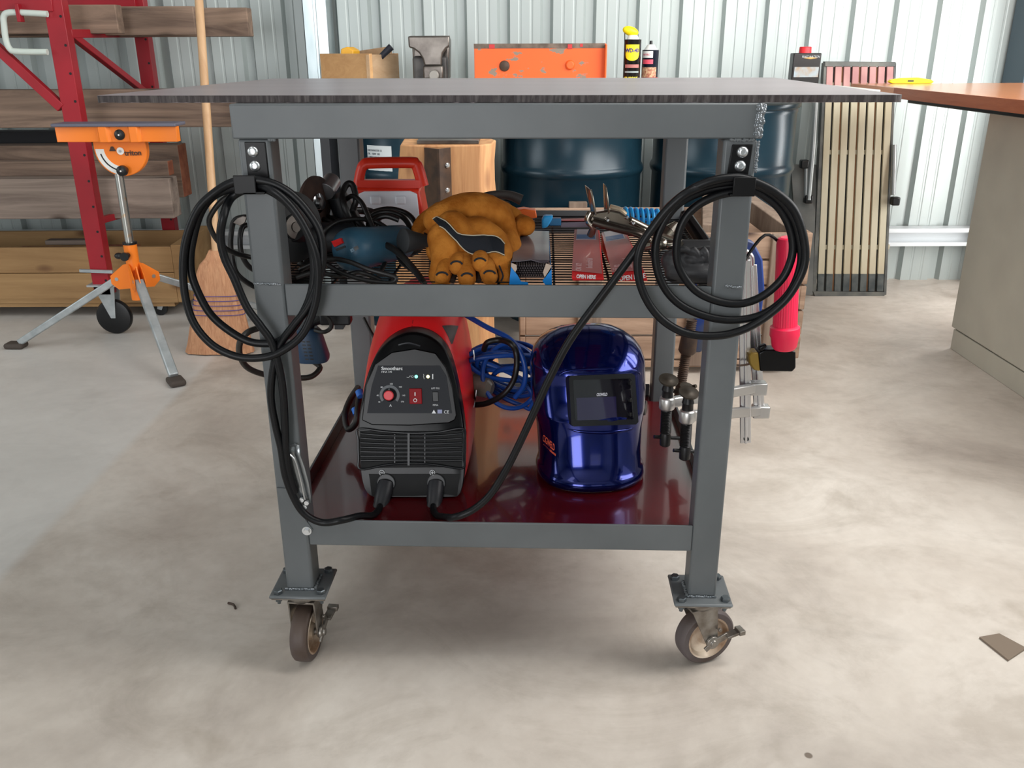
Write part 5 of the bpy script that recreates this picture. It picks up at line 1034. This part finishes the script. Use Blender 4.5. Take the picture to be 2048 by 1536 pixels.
# ---- red electrode cartons
RC = mat('red_card', (216, 34, 38), .42); FILM = mat('glare_pink_film', (190, 112, 108), .25, 0, (172, 118, 118), 8, coat=.5); LBW = mat('pale_label_film', (168, 158, 168), .3, coat=.5); LBB = mat('blue_label', (50, 98, 156), .35, coat=.4)  # film colour raised to carry the greyish pink glare on the lids
def carton(tl, tr, fl, fr, bl, br, label, Yt, Yf, opn):
    t = thing('electrode_box', label, 'carton', q((bl[0] + br[0]) // 2, 568, Y=Yf), 'red electrode cartons on the wire shelf')
    A, B_, C_, D_ = q(*tl, Y=Yt), q(*tr, Y=Yt), q(*fr, Y=Yf), q(*fl, Y=Yf); E_, F_ = q(*bl, Y=Yf), q(*br, Y=Yf); E_.z = F_.z = SZ + .001
    b = MB(); V = [b._v(p) for p in (A, B_, C_, D_, (A.x, A.y, SZ + .001), (B_.x, B_.y, SZ + .001), F_, E_)]
    for f in ((0, 1, 2, 3), (3, 2, 6, 7), (0, 3, 7, 4), (1, 5, 6, 2), (0, 4, 5, 1), (4, 7, 6, 5)): b._f([V[i] for i in f])
    bx = b.build('carton', RC, t, smooth_=False, bevel=.0012)
    def onlid(u, v): return A.lerp(B_, u).lerp(D_.lerp(C_, u), v) + Vector((0, -.0002, .0009))
    b = MB(); b.prism([onlid(0, 0), onlid(.93, 0), onlid(.97, .93), onlid(0, .9)], (0, 0, .0002)); b.build('film', FILM, bx, label='pink film over the carton lid, glare put into its colour')
    b = MB(); b.prism([onlid(.1, .0), onlid(.85, .0), onlid(.85, .24), onlid(.08, .24)], (0, 0, .0006)); lb = b.build('pale_label', LBW, bx)
    b = MB(); b.prism([onlid(.1, .13), onlid(.8, .13), onlid(.8, .22), onlid(.1, .22)], (0, 0, .0009)); b.build('blue_strip', LBB, lb)
    ux_ = (C_ - D_).normalized(); dn = (D_ - A).normalized(); M = frame(onlid(.62, .86) + Vector((0, 0, .0004)), -dn, ux_); M = frame(onlid(.66, .84) + Vector((0, 0, .0005)), -dn, -ux_)
    text('Industrial', .016, mat('faded_print', (190, 150, 150), .5), M, bx, sx=.8, off=.0002); M = frame(onlid(.3, .9) + Vector((0, 0, .0005)), -dn, -ux_); text('OK 12', .014, _m['faded_print'], M, bx, sx=.9, off=.0002)
    p0 = D_.lerp(E_, opn[1]); Mf = frame(p0 + (C_ - D_) * opn[0] + Vector((0, -.0012, 0)), C_ - D_, A.lerp(A, 0) * 0 + (D_ - E_)); text('OPEN HERE', opn[2], WHITE, Mf, bx, sx=opn[3], off=.0003)
    return t
carton((1149, 460), (1199, 460), (1143, 553), (1207, 556), (1145, 572), (1208, 572), 'red carton with a film cover, the straight one left of the tilted one', 1.66, 1.425, (.14, .25, .0085, .72))
carton((1203, 466), (1250, 458), (1226, 556), (1291, 548), (1236, 574), (1295, 572), 'red carton with a film cover, the tilted one beside the crossing lead', 1.68, 1.42, (.05, .9, .0115, .72))
# ---- locking sheet-metal pliers
PL = mat('nickel_plate', (176, 170, 158), .2, .95, (150, 140, 128), 14)
pl = thing('locking_pliers', 'nickel plated locking pliers with wide upright jaws across the red cartons', 'pliers', q(1250, 470, Y=1.60)); Yp_ = 1.60
def pq(x, y, dy=0): return q(x, y, Y=Yp_ + dy)
b = MB(); b.prism([pq(1171, 372, .02), pq(1181, 380, .0), pq(1194, 430, -.01), pq(1184, 430, .01)], (.0, .020, 0)); b.prism([pq(1180, 380, -.008), pq(1184, 380, -.010), pq(1194, 430, -.016), pq(1190, 431, -.014)], (0, .006, 0)); b.build('upper_jaw', PL, pl, bevel=.001)
b = MB(); b.prism([pq(1208, 368, .01), pq(1213, 373, .0), pq(1218, 428, -.008), pq(1210, 430, .01)], (0, .018, 0)); b.prism([pq(1211, 376, -.006), pq(1214, 374, -.008), pq(1220, 425, -.012), pq(1216, 428, -.01)], (0, .005, 0)); b.build('lower_jaw', PL, pl, bevel=.001)
b = MB(); b.prism([pq(1174, 440), pq(1176, 428), pq(1195, 424), pq(1222, 420), pq(1240, 424), pq(1262, 440), pq(1290, 455), pq(1300, 466), pq(1280, 470), pq(1240, 462), pq(1200, 452), pq(1180, 448)], (0, .022, 0)); b.build('head', PL, pl, bevel=.004, seg=3)
b = MB(); b.tube([pq(1182, 425, .0), pq(1176, 440, -.0), pq(1186, 455, .0), pq(1181, 470, .01)], .007, 12, 5); b.build('jaw_arm', PL, pl)
b = MB(); b.tube([pq(1185, 444, -.01), pq(1230, 456, -.012), pq(1275, 468, -.01), pq(1310, 488, -.0), pq(1345, 494, .0), pq(1370, 500, 0)], lambda u: .0075 - .001 * u, 12, 5); b.build('lower_handle', mat('dark_nickel', (84, 76, 70), .25, .9), pl)
b = MB(); b.tube([pq(1260, 440, .0), pq(1300, 460, .01), pq(1330, 476, .01), pq(1366, 486, .01), pq(1376, 494, .0)], .007, 12, 5); b.build('upper_handle', PL, pl)
for x, y in ((1215, 441), (1253, 435), (1266, 447), (1273, 496), (1366, 484)): MB().lathe(pq(x, y, -.006), (0, -1, .2), [(0, .004), (.003, .0038), (.005, .002)], 12).build('rivet', CHROME, pl)
b = MB(); b.tube([pq(1220, 415, .03), pq(1238, 420, .03), pq(1250, 430, .03)], .006, 10, 4); b.build('release_lever', mat('brass_tint', (206, 186, 160), .3, .6), pl)
# silver adjusting screw and cone behind the right coil
b = MB(); b.cyl(q(1352, 448, Y=1.66), q(1335, 466, Y=1.64), .006, .015, 20); b.cyl(q(1335, 466, Y=1.64), q(1325, 478, Y=1.63), .016, .012, 20); tag(b.build('clamp_screw', PL), 'small silver cone-shaped screw end seen inside the right lead coil', 'screw')
b = MB(); b.tube([q(1288, 492, Y=1.50), q(1320, 487, Y=1.49), q(1345, 490, Y=1.48), (q(1362, 480, Y=1.48))], .009, 12, 5); b.ball(q(1318, 488, Y=1.48), .012, (1.3, 1, 1)); tag(b.build('earth_clamp', PL), 'shiny metal earth clamp lying inside the right lead coil', 'clamp')
# ---- orange quick clamp with a dark round handle
t = thing('quick_clamp', 'orange plastic clamp with a dark curved handle behind the gloves', 'clamp', q(1030, 430, Y=1.80))
b = MB(); b.tube([q(945, 402, Y=1.78), q(965, 393, Y=1.78), q(990, 389, Y=1.79), (q(1020, 391, Y=1.80)), q(1043, 400, Y=1.80)], lambda u: .005 + .006 * u, 14, 5); b.build('handle', mat('dark_grey_grip', (58, 54, 52), .55), t)
b = MB(); b.prism([q(1014, 423, Y=1.78), q(1048, 418, Y=1.78), q(1072, 422, Y=1.78), q(1074, 436, Y=1.78), q(1042, 440, Y=1.78), q(1040, 432, Y=1.78), q(1014, 430, Y=1.78)], (0, .03, 0)); b.tube([q(1002, 402, Y=1.79), q(1003, 428, Y=1.79)], .007, 10, 1); OC = mat('clamp_orange', (238, 110, 44), .4); b.build('body', OC, t, bevel=.003)
b = MB(); b.lathe(q(1012, 412, Y=1.77), (0, -1, 0), [(0, .010), (.004, .010)], 20); b.build('pivot', CAST, t)
b = MB(); b.bar(q(1060, 440, Y=1.79), q(1060, 476, Y=1.79), .003, .003); b.bar(q(1068, 440, Y=1.79), q(1068, 474, Y=1.79), .003, .003); b.build('clamp_bar', CAST, t)
# ---- bright blue clamp pad and flat bar
t = thing('blue_clamp', 'small bright blue clamp with a slim red bar at the back of the wire shelf', 'clamp', q(1110, 440, Y=1.72))
b = MB(); b.prism([q(1088, 432, Y=1.72), q(1107, 432, Y=1.72), q(1103, 442, Y=1.72), q(1095, 455, Y=1.72), q(1084, 458, Y=1.72), q(1084, 440, Y=1.72)], (0, .02, 0)); CY = mat('sky_blue_plastic', (44, 160, 226), .4); b.build('pad', CY, t, bevel=.003)
b = MB(); b.bar(q(1098, 443, Y=1.73), q(1122, 443, Y=1.73), .014, .014); b.build('jaw', mat('mid_blue_plastic', (24, 96, 140), .4), t, bevel=.001)
b = MB(); b.bar(q(1122, 441, Y=1.735), q(1176, 440, Y=1.735), .014, .005); b.build('bar', mat('dull_red_bar', (150, 78, 78), .4), t); b = MB(); b.bar(q(1122, 447, Y=1.735), q(1176, 447, Y=1.735), .014, .012); b.build('lower_bar', mat('grey_lilac_bar', (98, 90, 102), .4), t)
# ---- bright blue coiled hose
b = MB(); c0_, c1_ = q(1248, 436, Y=1.88), q(1316, 440, Y=1.86); n_ = 6.5; pts_ = []
for i in range(int(n_ * 12)):
    u = i / (n_ * 12); a = u * n_ * 2 * PI; pts_.append(c0_.lerp(c1_, u) + Vector((0, math.cos(a) * .02, math.sin(a) * .021)))
b.tube(pts_, .0036, 8, 2); b.tube([c0_, c1_], .003, 8, 1); tag(b.build('coiled_hose', CY), 'bright blue spiral coil behind the pliers', 'hose')
# ---- black handle, leather pouch and blue cushion at the right end
b = MB(); b.bar(q(1368, 428, Y=1.72), q(1412, 492, Y=1.62), .022, .022); tag(b.build('bar_handle', SATIN, bevel=.006), 'thick black bar handle sloping down behind the right lead coil', 'bar')
b = MB(); rr = random.Random(11)
LEA = mat('creased_black_leather', (44, 44, 46), .5, 0, (60, 60, 62), 12, bump=.8, bs=24, stretch=(.4, 1, 2.5))
o = blob([([q(1345, 522, Y=1.46), q(1380, 520, Y=1.46), q(1416, 515, Y=1.46)], .020, 0), ([q(1350, 545, Y=1.45), q(1385, 545, Y=1.44), q(1412, 548, Y=1.44)], .018, 0), ([q(1365, 500, Y=1.50), q(1416, 500, Y=1.50)], .018, 0), ([q(1360, 535, Y=1.50), q(1410, 535, Y=1.50)], .022, 0)] + [([q(1340 + 6 * k, 505 + 9 * (k % 5), Y=1.45 + .012 * (k % 3)), q(1368 + 5 * k, 498 + 11 * (k % 4), Y=1.435 + .01 * (k % 2)), q(1392 + 3 * k, 512 + 8 * (k % 5), Y=1.44)], .0055, 0) for k in range(9)], 'leather_glove', LEA, None, .0026, 3); tag(o, 'crumpled black leather glove at the right end of the wire shelf', 'glove')
b = MB(); b.ball(q(1402, 496, Y=1.58), 1, (.028, .03, .014)); tag(b.build('blue_pad', mat('royal_blue_pad', (20, 44, 122), .5)), 'small royal blue pad peeking out above the crumpled black glove', 'pad')
# ================================================================ lower shelf: cords and clamps
BCd = mat('blue_cord', (20, 66, 146), .4)
t = thing('extension_cord', 'blue extension cord bundled behind the welding machine', 'cord', q(1000, 800, Z=ZS))
ctr = q(1010, 735, Y=1.80); rr = random.Random(4)
def lp_(cx, cy, Y, rx, rz, tilt, ph, n=14):
    c = q(cx, cy, Y=Y); return [c + Vector((rx * math.cos(a) , .035 * math.sin(a + ph), rz * math.sin(a) + tilt * math.cos(a))) for a in [2 * PI * i / n for i in range(n)]]
pts_ = []
for k, (cx, cy, Y, rx, rz, ti, ph) in enumerate(((1005, 712, 1.80, .075, .020, .004, 0), (1015, 728, 1.78, .085, .030, -.02, 1), (1020, 745, 1.79, .070, .045, -.03, 2), (1000, 752, 1.80, .075, .030, -.035, 3), (1022, 752, 1.76, .060, .062, -.01, .5), (1010, 740, 1.82, .085, .045, -.02, 1.5), (1028, 748, 1.80, .062, .055, .0, 4), (1005, 765, 1.78, .070, .030, -.03, 5), (1012, 722, 1.77, .082, .022, -.004, 2.5), (1030, 765, 1.77, .050, .045, .0, 3.5))):
    pts_ += lp_(cx, cy, Y, rx, rz, ti, ph)
pts_ = [Vector((p.x, p.y, max(p.z, ZS + .008))) for p in pts_]
b = MB(); b.tube(pts_, .0052, 9, 3); b.build('cord_bundle', BCd, t)
b = MB(); b.tube([q(900, 612, Y=1.84), q(935, 632, Y=1.80), q(975, 655, Y=1.76), q(1015, 675, Y=1.73), q(1038, 700, Y=1.72), q(1050, 735, Y=1.71), q(1048, 770, Y=1.71), q(1030, 795, Y=1.72)], .0058, 10, 5); b.build('loose_end', BCd, t)
b = MB(); b.tube([q(968, 700, Y=1.74), q(975, 685, Y=1.73), q(1000, 680, Y=1.73), q(1022, 688, Y=1.71), q(1032, 705, Y=1.71), q(1033, 735, Y=1.70), q(1025, 765, Y=1.70), q(1005, 790, Y=1.70), q(975, 806, Y=1.72), q(950, 810, Y=1.74)], .0062, 10, 5); b.build('black_cord_loop', CB, t, label='black cord looped around the blue one')
b = MB(); b.lathe(q(985, 778, Y=1.74), Vector((-.8, .3, .1)), [(0, .012), (.01, .022), (.045, .024), (.05, .018), (.07, .018)], 20); tag(b.build('cord_connector', mat('smoky_plastic', (122, 112, 102), .3)), 'smoky grey cord connector under the blue extension cord', 'connector')
cord(wel, [(716, 775, 1.86), (700, 800, 1.80), (690, 830, 1.76), (696, 858, 1.74), (712, 845, 1.72), (716, 812, 1.74), (722, 785, 1.80), (740, 800, 1.86)], .007)
for x, y, s_ in ((720, 787, 'upper'), (712, 822, 'lower')): b = MB(); b.cyl(q(x - 2, y - 5, Y=1.76), q(x + 2, y + 6, Y=1.75), .0085, n=14); tag(b.build('blue_tie', mat('blue_tie_plastic', (40, 110, 205), .4)), s_ + ' bright blue cable tie on the mains cord left of the welding machine', 'cable tie')
cord(gA, [(728, 636, 1.95), (740, 660, 1.93), (757, 690, 1.92), (775, 720, 1.93), (790, 760, 1.93)], .0038)
# ---- blue grinder hanging on the left side with its cord ring
t = gH = thing('hanging_grinder', 'blue power tool hanging head down inside the bench\'s left side', 'power tool', q(622, 695, Y=1.60))
a, c = q(612, 655, Y=1.60), q(628, 722, Y=1.60); d = (c - a)
b = MB(); rings = []
for u, w_, dp in ((0, .020, .020), (.12, .026, .024), (.5, .0285, .026), (.86, .031, .027), (.96, .029, .025), (1.0, .022, .018)):
    p = a + d * u; rings.append([p + Vector((w_ * math.copysign(abs(math.cos(k)) ** .6, math.cos(k)), dp * math.copysign(abs(math.sin(k)) ** .6, math.sin(k)), 0)) for k in [2 * PI * i / 28 for i in range(28)]])
hb = MB().rings(rings).build('handle_body', mat('slate_blue_plastic', (38, 64, 92), .42), t, bevel=0)
t_ = bvh_of(hb)
for k in range(6):
    y_ = 682 + k * 7; x_ = 603 + k * 1.5
    for dx in (0, 10): stick(t_, [(x_ + dx, y_), (x_ + dx + 7, y_ + .5), (x_ + dx + 7, y_ + 3), (x_ + dx, y_ + 2.5)], .0, 'vent_slot', BLACK, hb, th=.0005)
b = MB(); b.tube([q(612, 655, Y=1.60), q(620, 640, Y=1.60), q(640, 632, Y=1.60), q(640, 610, Y=1.60)], .014, 12, 4); b.build('neck', DK, t)
b = MB(); b.box(q(672, 636, Y=1.60), (.058, .03, .022)); b.build('tool_head', DK, t, bevel=.004)
b = MB(); b.tube([q(625, 722, Y=1.60), q(640, 735, Y=1.60), q(625, 752, Y=1.58), q(600, 756, Y=1.56), q(560, 753, Y=1.53), q(525, 748, Y=1.49), q(495, 735, Y=1.46), q(480, 712, Y=1.44), q(480, 685, Y=1.43), q(495, 665, Y=1.43), q(520, 655, Y=1.45), q(560, 640, Y=1.50)], .0055, 10, 5); b.build('power_cord', mat('brown_black_cord', (44, 40, 36), .4), t)
cord(gH, [(650, 630, 1.55), (660, 640, 1.55), (662, 655, 1.55), (648, 664, 1.55), (630, 660, 1.56)], .004)
# thin cords bulging out left of the leg
cord(gB, [(530, 440, 1.48), (500, 434, 1.46), (470, 440, 1.45), (462, 470, 1.44), (462, 500, 1.44), (470, 540, 1.44), (490, 562, 1.45), (520, 575, 1.47), (560, 560, 1.50)], .0045)
cord(gB, [(530, 455, 1.49), (500, 450, 1.47), (485, 455, 1.46), (480, 480, 1.45), (484, 510, 1.45), (500, 535, 1.46), (530, 548, 1.48)], .0045)
cord(gB, [(474, 386, YL - .008), (448, 398, YL - .006), (428, 420, YL - .004), (418, 445, YL), (434, 480, YL + .01), (462, 503, 1.40), (500, 514, 1.43), (530, 518, 1.45)], .0042)
b = MB(); b.prism([q(466, 446, Y=1.44), q(474, 436, Y=1.44), q(486, 432, Y=1.44), q(494, 434, Y=1.44), q(490, 446, Y=1.44), q(480, 452, Y=1.44)], (0, .004, 0)); tag(b.build('cord_clip', CAST, bevel=.001), 'small silvery clip beside the left leg', 'clip')
# ================================================================ clamps hung on the right side of the bench
BARM = mat('bright_clamp_bar', (214, 214, 216), .22, .9); ARM = mat('cast_alloy_arm', (186, 184, 182), .35, .8); BSC = mat('blackened_screw', (30, 29, 30), .42, .4)
def fclamp(label, bx0, bx1, ytop, ybot, Yb, arm, scr, Ys):
    t = thing('bar_clamp', label, 'clamp', q((bx0 + bx1) / 2, ybot, Y=Yb), 'steel bar clamps on the right side rail')
    a, c = q(bx0, ytop, Y=Yb), q(bx1, ybot, Y=Yb)
    b = MB(); b.bar(a, c, .022, .004, up=(0, 1, 0)); b.bar(a + Vector((.0, -.001, 0)), c + Vector((0, -.001, 0)), .006, .009, up=(0, 1, 0)); br_ = b.build('bar', BARM, t, bevel=.0015)
    b = MB(); b.torus(c + Vector((0, -.004, .010)), .004, .0012, (0, 1, 0), 16, 6); b.build('bar_hole', BSC, br_)
    b = MB(); b.tube([a + Vector((0, 0, 0)), a + Vector((-.004, -.0, .018)), a + Vector((-.03, 0, .030)), a + Vector((-.09, 0, .028))], .007, 10, 5); b.build('fixed_jaw', BARM, t)
    A, S_ = q(*arm, Y=Yb), q(*scr, Y=Ys); d = (S_ - A).normalized()
    b = MB(); b.bar(A - d * .018, S_ + d * .012, .013, .020); b.lathe(S_ + Vector((0, 0, -.013)), (0, 0, 1), [(0, .012), (.004, .0145), (.022, .0145), (.026, .012)], 20); b.box(A - d * .004, (.034, .024, .026)); b.build('sliding_arm', ARM, t, bevel=.003)
    b = MB(); b.lathe(S_ + Vector((0, 0, .012)), (0, 0, 1), [(0, .0105), (.012, .010), (.014, .0112), (.026, .008), (.034, .005)], 16); b.build('screw_collar', BSC, t)
    pr = [(0, .0095)]; 
    for k in range(16): pr += [(.004 + k * .003, .0105), (.0055 + k * .003, .0085)]
    pr += [(.056, .0105), (.075, .0100), (.078, .006)]
    b = MB(); b.lathe(S_ + Vector((0, 0, -.010)), (0.02, .03, -1), pr, 18); hn = b.build('threaded_handle', BSC, t)
    b = MB(); e_ = S_ + Vector((.001, 0, -.070)); b.cyl(e_ - Vector((.022, .004, -.004)), e_ + Vector((.034, .01, -.006)), .0035, n=10); b.build('tommy_bar', BSC, hn)
    b = MB(); pz_ = S_ + Vector((0, 0, .044)); b.lathe(pz_, (.1, -.35, 1), [(-.010, .004), (-.002, .010), (0, .018), (.003, .018), (.0032, .007), (.0038, .006)], 24); b.build('swivel_pad', mat('bronzed_pad', (66, 60, 52), .45, .6), t)
    return t
fclamp('chrome bar clamp reaching lowest at the bench\'s right side', 1489, 1491, 520, 886, 1.62, (1512, 776), (1334, 806), 1.50)
fclamp('chrome bar clamp just right of the lowest one, arm below the other arm', 1502, 1519, 530, 832, 1.66, (1519, 822), (1374, 832), 1.46)
t = thing('g_clamp', 'large blue G-clamp with a rusty threaded screw hanging inside the right legs', 'clamp', q(1400, 790, Y=1.76)); BLG = mat('clamp_blue', (24, 52, 116), .5, 0, (70, 74, 84), 9, lo=.55, hi=.7)
b = MB(); Yq = 1.78; P_o = [(1370, 660), (1372, 705), (1402, 706), (1414, 690), (1420, 600), (1416, 530), (1440, 500), (1470, 497), (1496, 520), (1502, 580), (1500, 640), (1510, 650), (1522, 640), (1530, 580), (1526, 520), (1508, 484), (1470, 470), (1430, 474), (1400, 495), (1390, 540), (1392, 620), (1388, 658)]
b.prism([q(x, y, Y=Yq) for x, y in P_o], (0, .022, 0)); b.build('frame', BLG, t, bevel=.004)
pr = []; a, c = q(1387, 640, Y=1.79), q(1357, 792, Y=1.79); L_ = (c - a).length; k = 0
a, c = q(1384, 640, Y=1.775), q(1358, 792, Y=1.775); L_ = (c - a).length
while k * .0042 < L_: pr += [(k * .0042, .0115), (k * .0042 + .0021, .0088)]; k += 1
b = MB(); b.lathe(a, c - a, pr, 16); b.build('threaded_screw', RUST, t)
b = MB(); b.lathe(q(1381, 662, Y=1.775), c - a, [(0, .017), (.044, .019), (.05, .015)], 20); b.build('screw_boss', RUST, t)
b = MB(); b.cyl(q(1340, 784, Y=1.78), q(1392, 772, Y=1.74), .004, n=10); b.lathe(q(1372, 780, Y=1.74), (.2, -.3, 1), [(0, .006), (.006, .016), (.009, .016)], 18); b.build('screw_foot', mat('bronzed_pad', (86, 78, 68), .4, .6), t)
# ---- pinkish red torch tool
t = thing('torch_gun', 'pink-red ribbed tube tool with a black base hanging right of the bench', 'hand tool', q(1570, 745, Y=1.60)); PK = mat('pink_red_plastic', (226, 36, 74), .38); Yt = 1.60
def tq(x, y): return q(x, y, Y=Yt)
c0_, c1_ = tq(1577, 474), tq(1570, 652); ax_ = c1_ - c0_; L_ = ax_.length
b = MB(); nn = 60; rings = []
u_ = ax_.normalized(); e1 = Vector((1, 0, 0)); e2 = u_.cross(e1).normalized(); e1 = e2.cross(u_)
for h, r in ((0, .014), (.002, .0185), (.012, .0205), (L_ * .55, .0212), (L_, .0222)):
    rings.append([c0_ + u_ * h + (e1 * math.cos(2 * PI * j / nn) + e2 * math.sin(2 * PI * j / nn)) * r * (1 + (.025 if j % 2 and h > .002 else 0)) for j in range(nn)])
b.rings(rings).build('ribbed_tube', PK, t, angle=20)
b = MB(); b.lathe(c1_, u_, [(-.002, .0222), (.002, .0275), (.018, .028), (.022, .0262), (.040, .0235), (.046, .019)], 36); b.build('lower_collar', PK, t)
b = MB(); b.prism([tq(1517, 706), tq(1530, 700), tq(1582, 700), tq(1592, 704), tq(1592, 736), tq(1585, 744), tq(1520, 743)], (0, .032, 0)); b.prism([tq(1517, 702), tq(1519, 694), tq(1532, 688), tq(1535, 693), tq(1526, 703)], (0, .012, 0)); bs_ = b.build('base_body', GB, t, bevel=.005, seg=3)
b = MB(); b.prism([tq(1497, 712), tq(1503, 706), tq(1517, 705), tq(1521, 743), tq(1508, 741), tq(1499, 728)], (0, .030, 0)); b.build('end_cap', mat('olive_brass_cap', (138, 112, 48), .4, .3), bs_, bevel=.003)
b = MB(); b.tube([tq(1499, 728), tq(1480, 731), q(1462, 728, Y=1.56), q(1440, 726, Y=1.54)], .0022, 8, 3); b.build('hanging_wire', RUST, t)
b = MB(); b.tube([q(1560, 486, Y=1.615), q(1530, 470, Y=1.60), q(1490, 520, Y=1.58), q(1462, 585, Y=1.55)], .003, 8, 4); b.build('hanging_hook', SATIN, t)
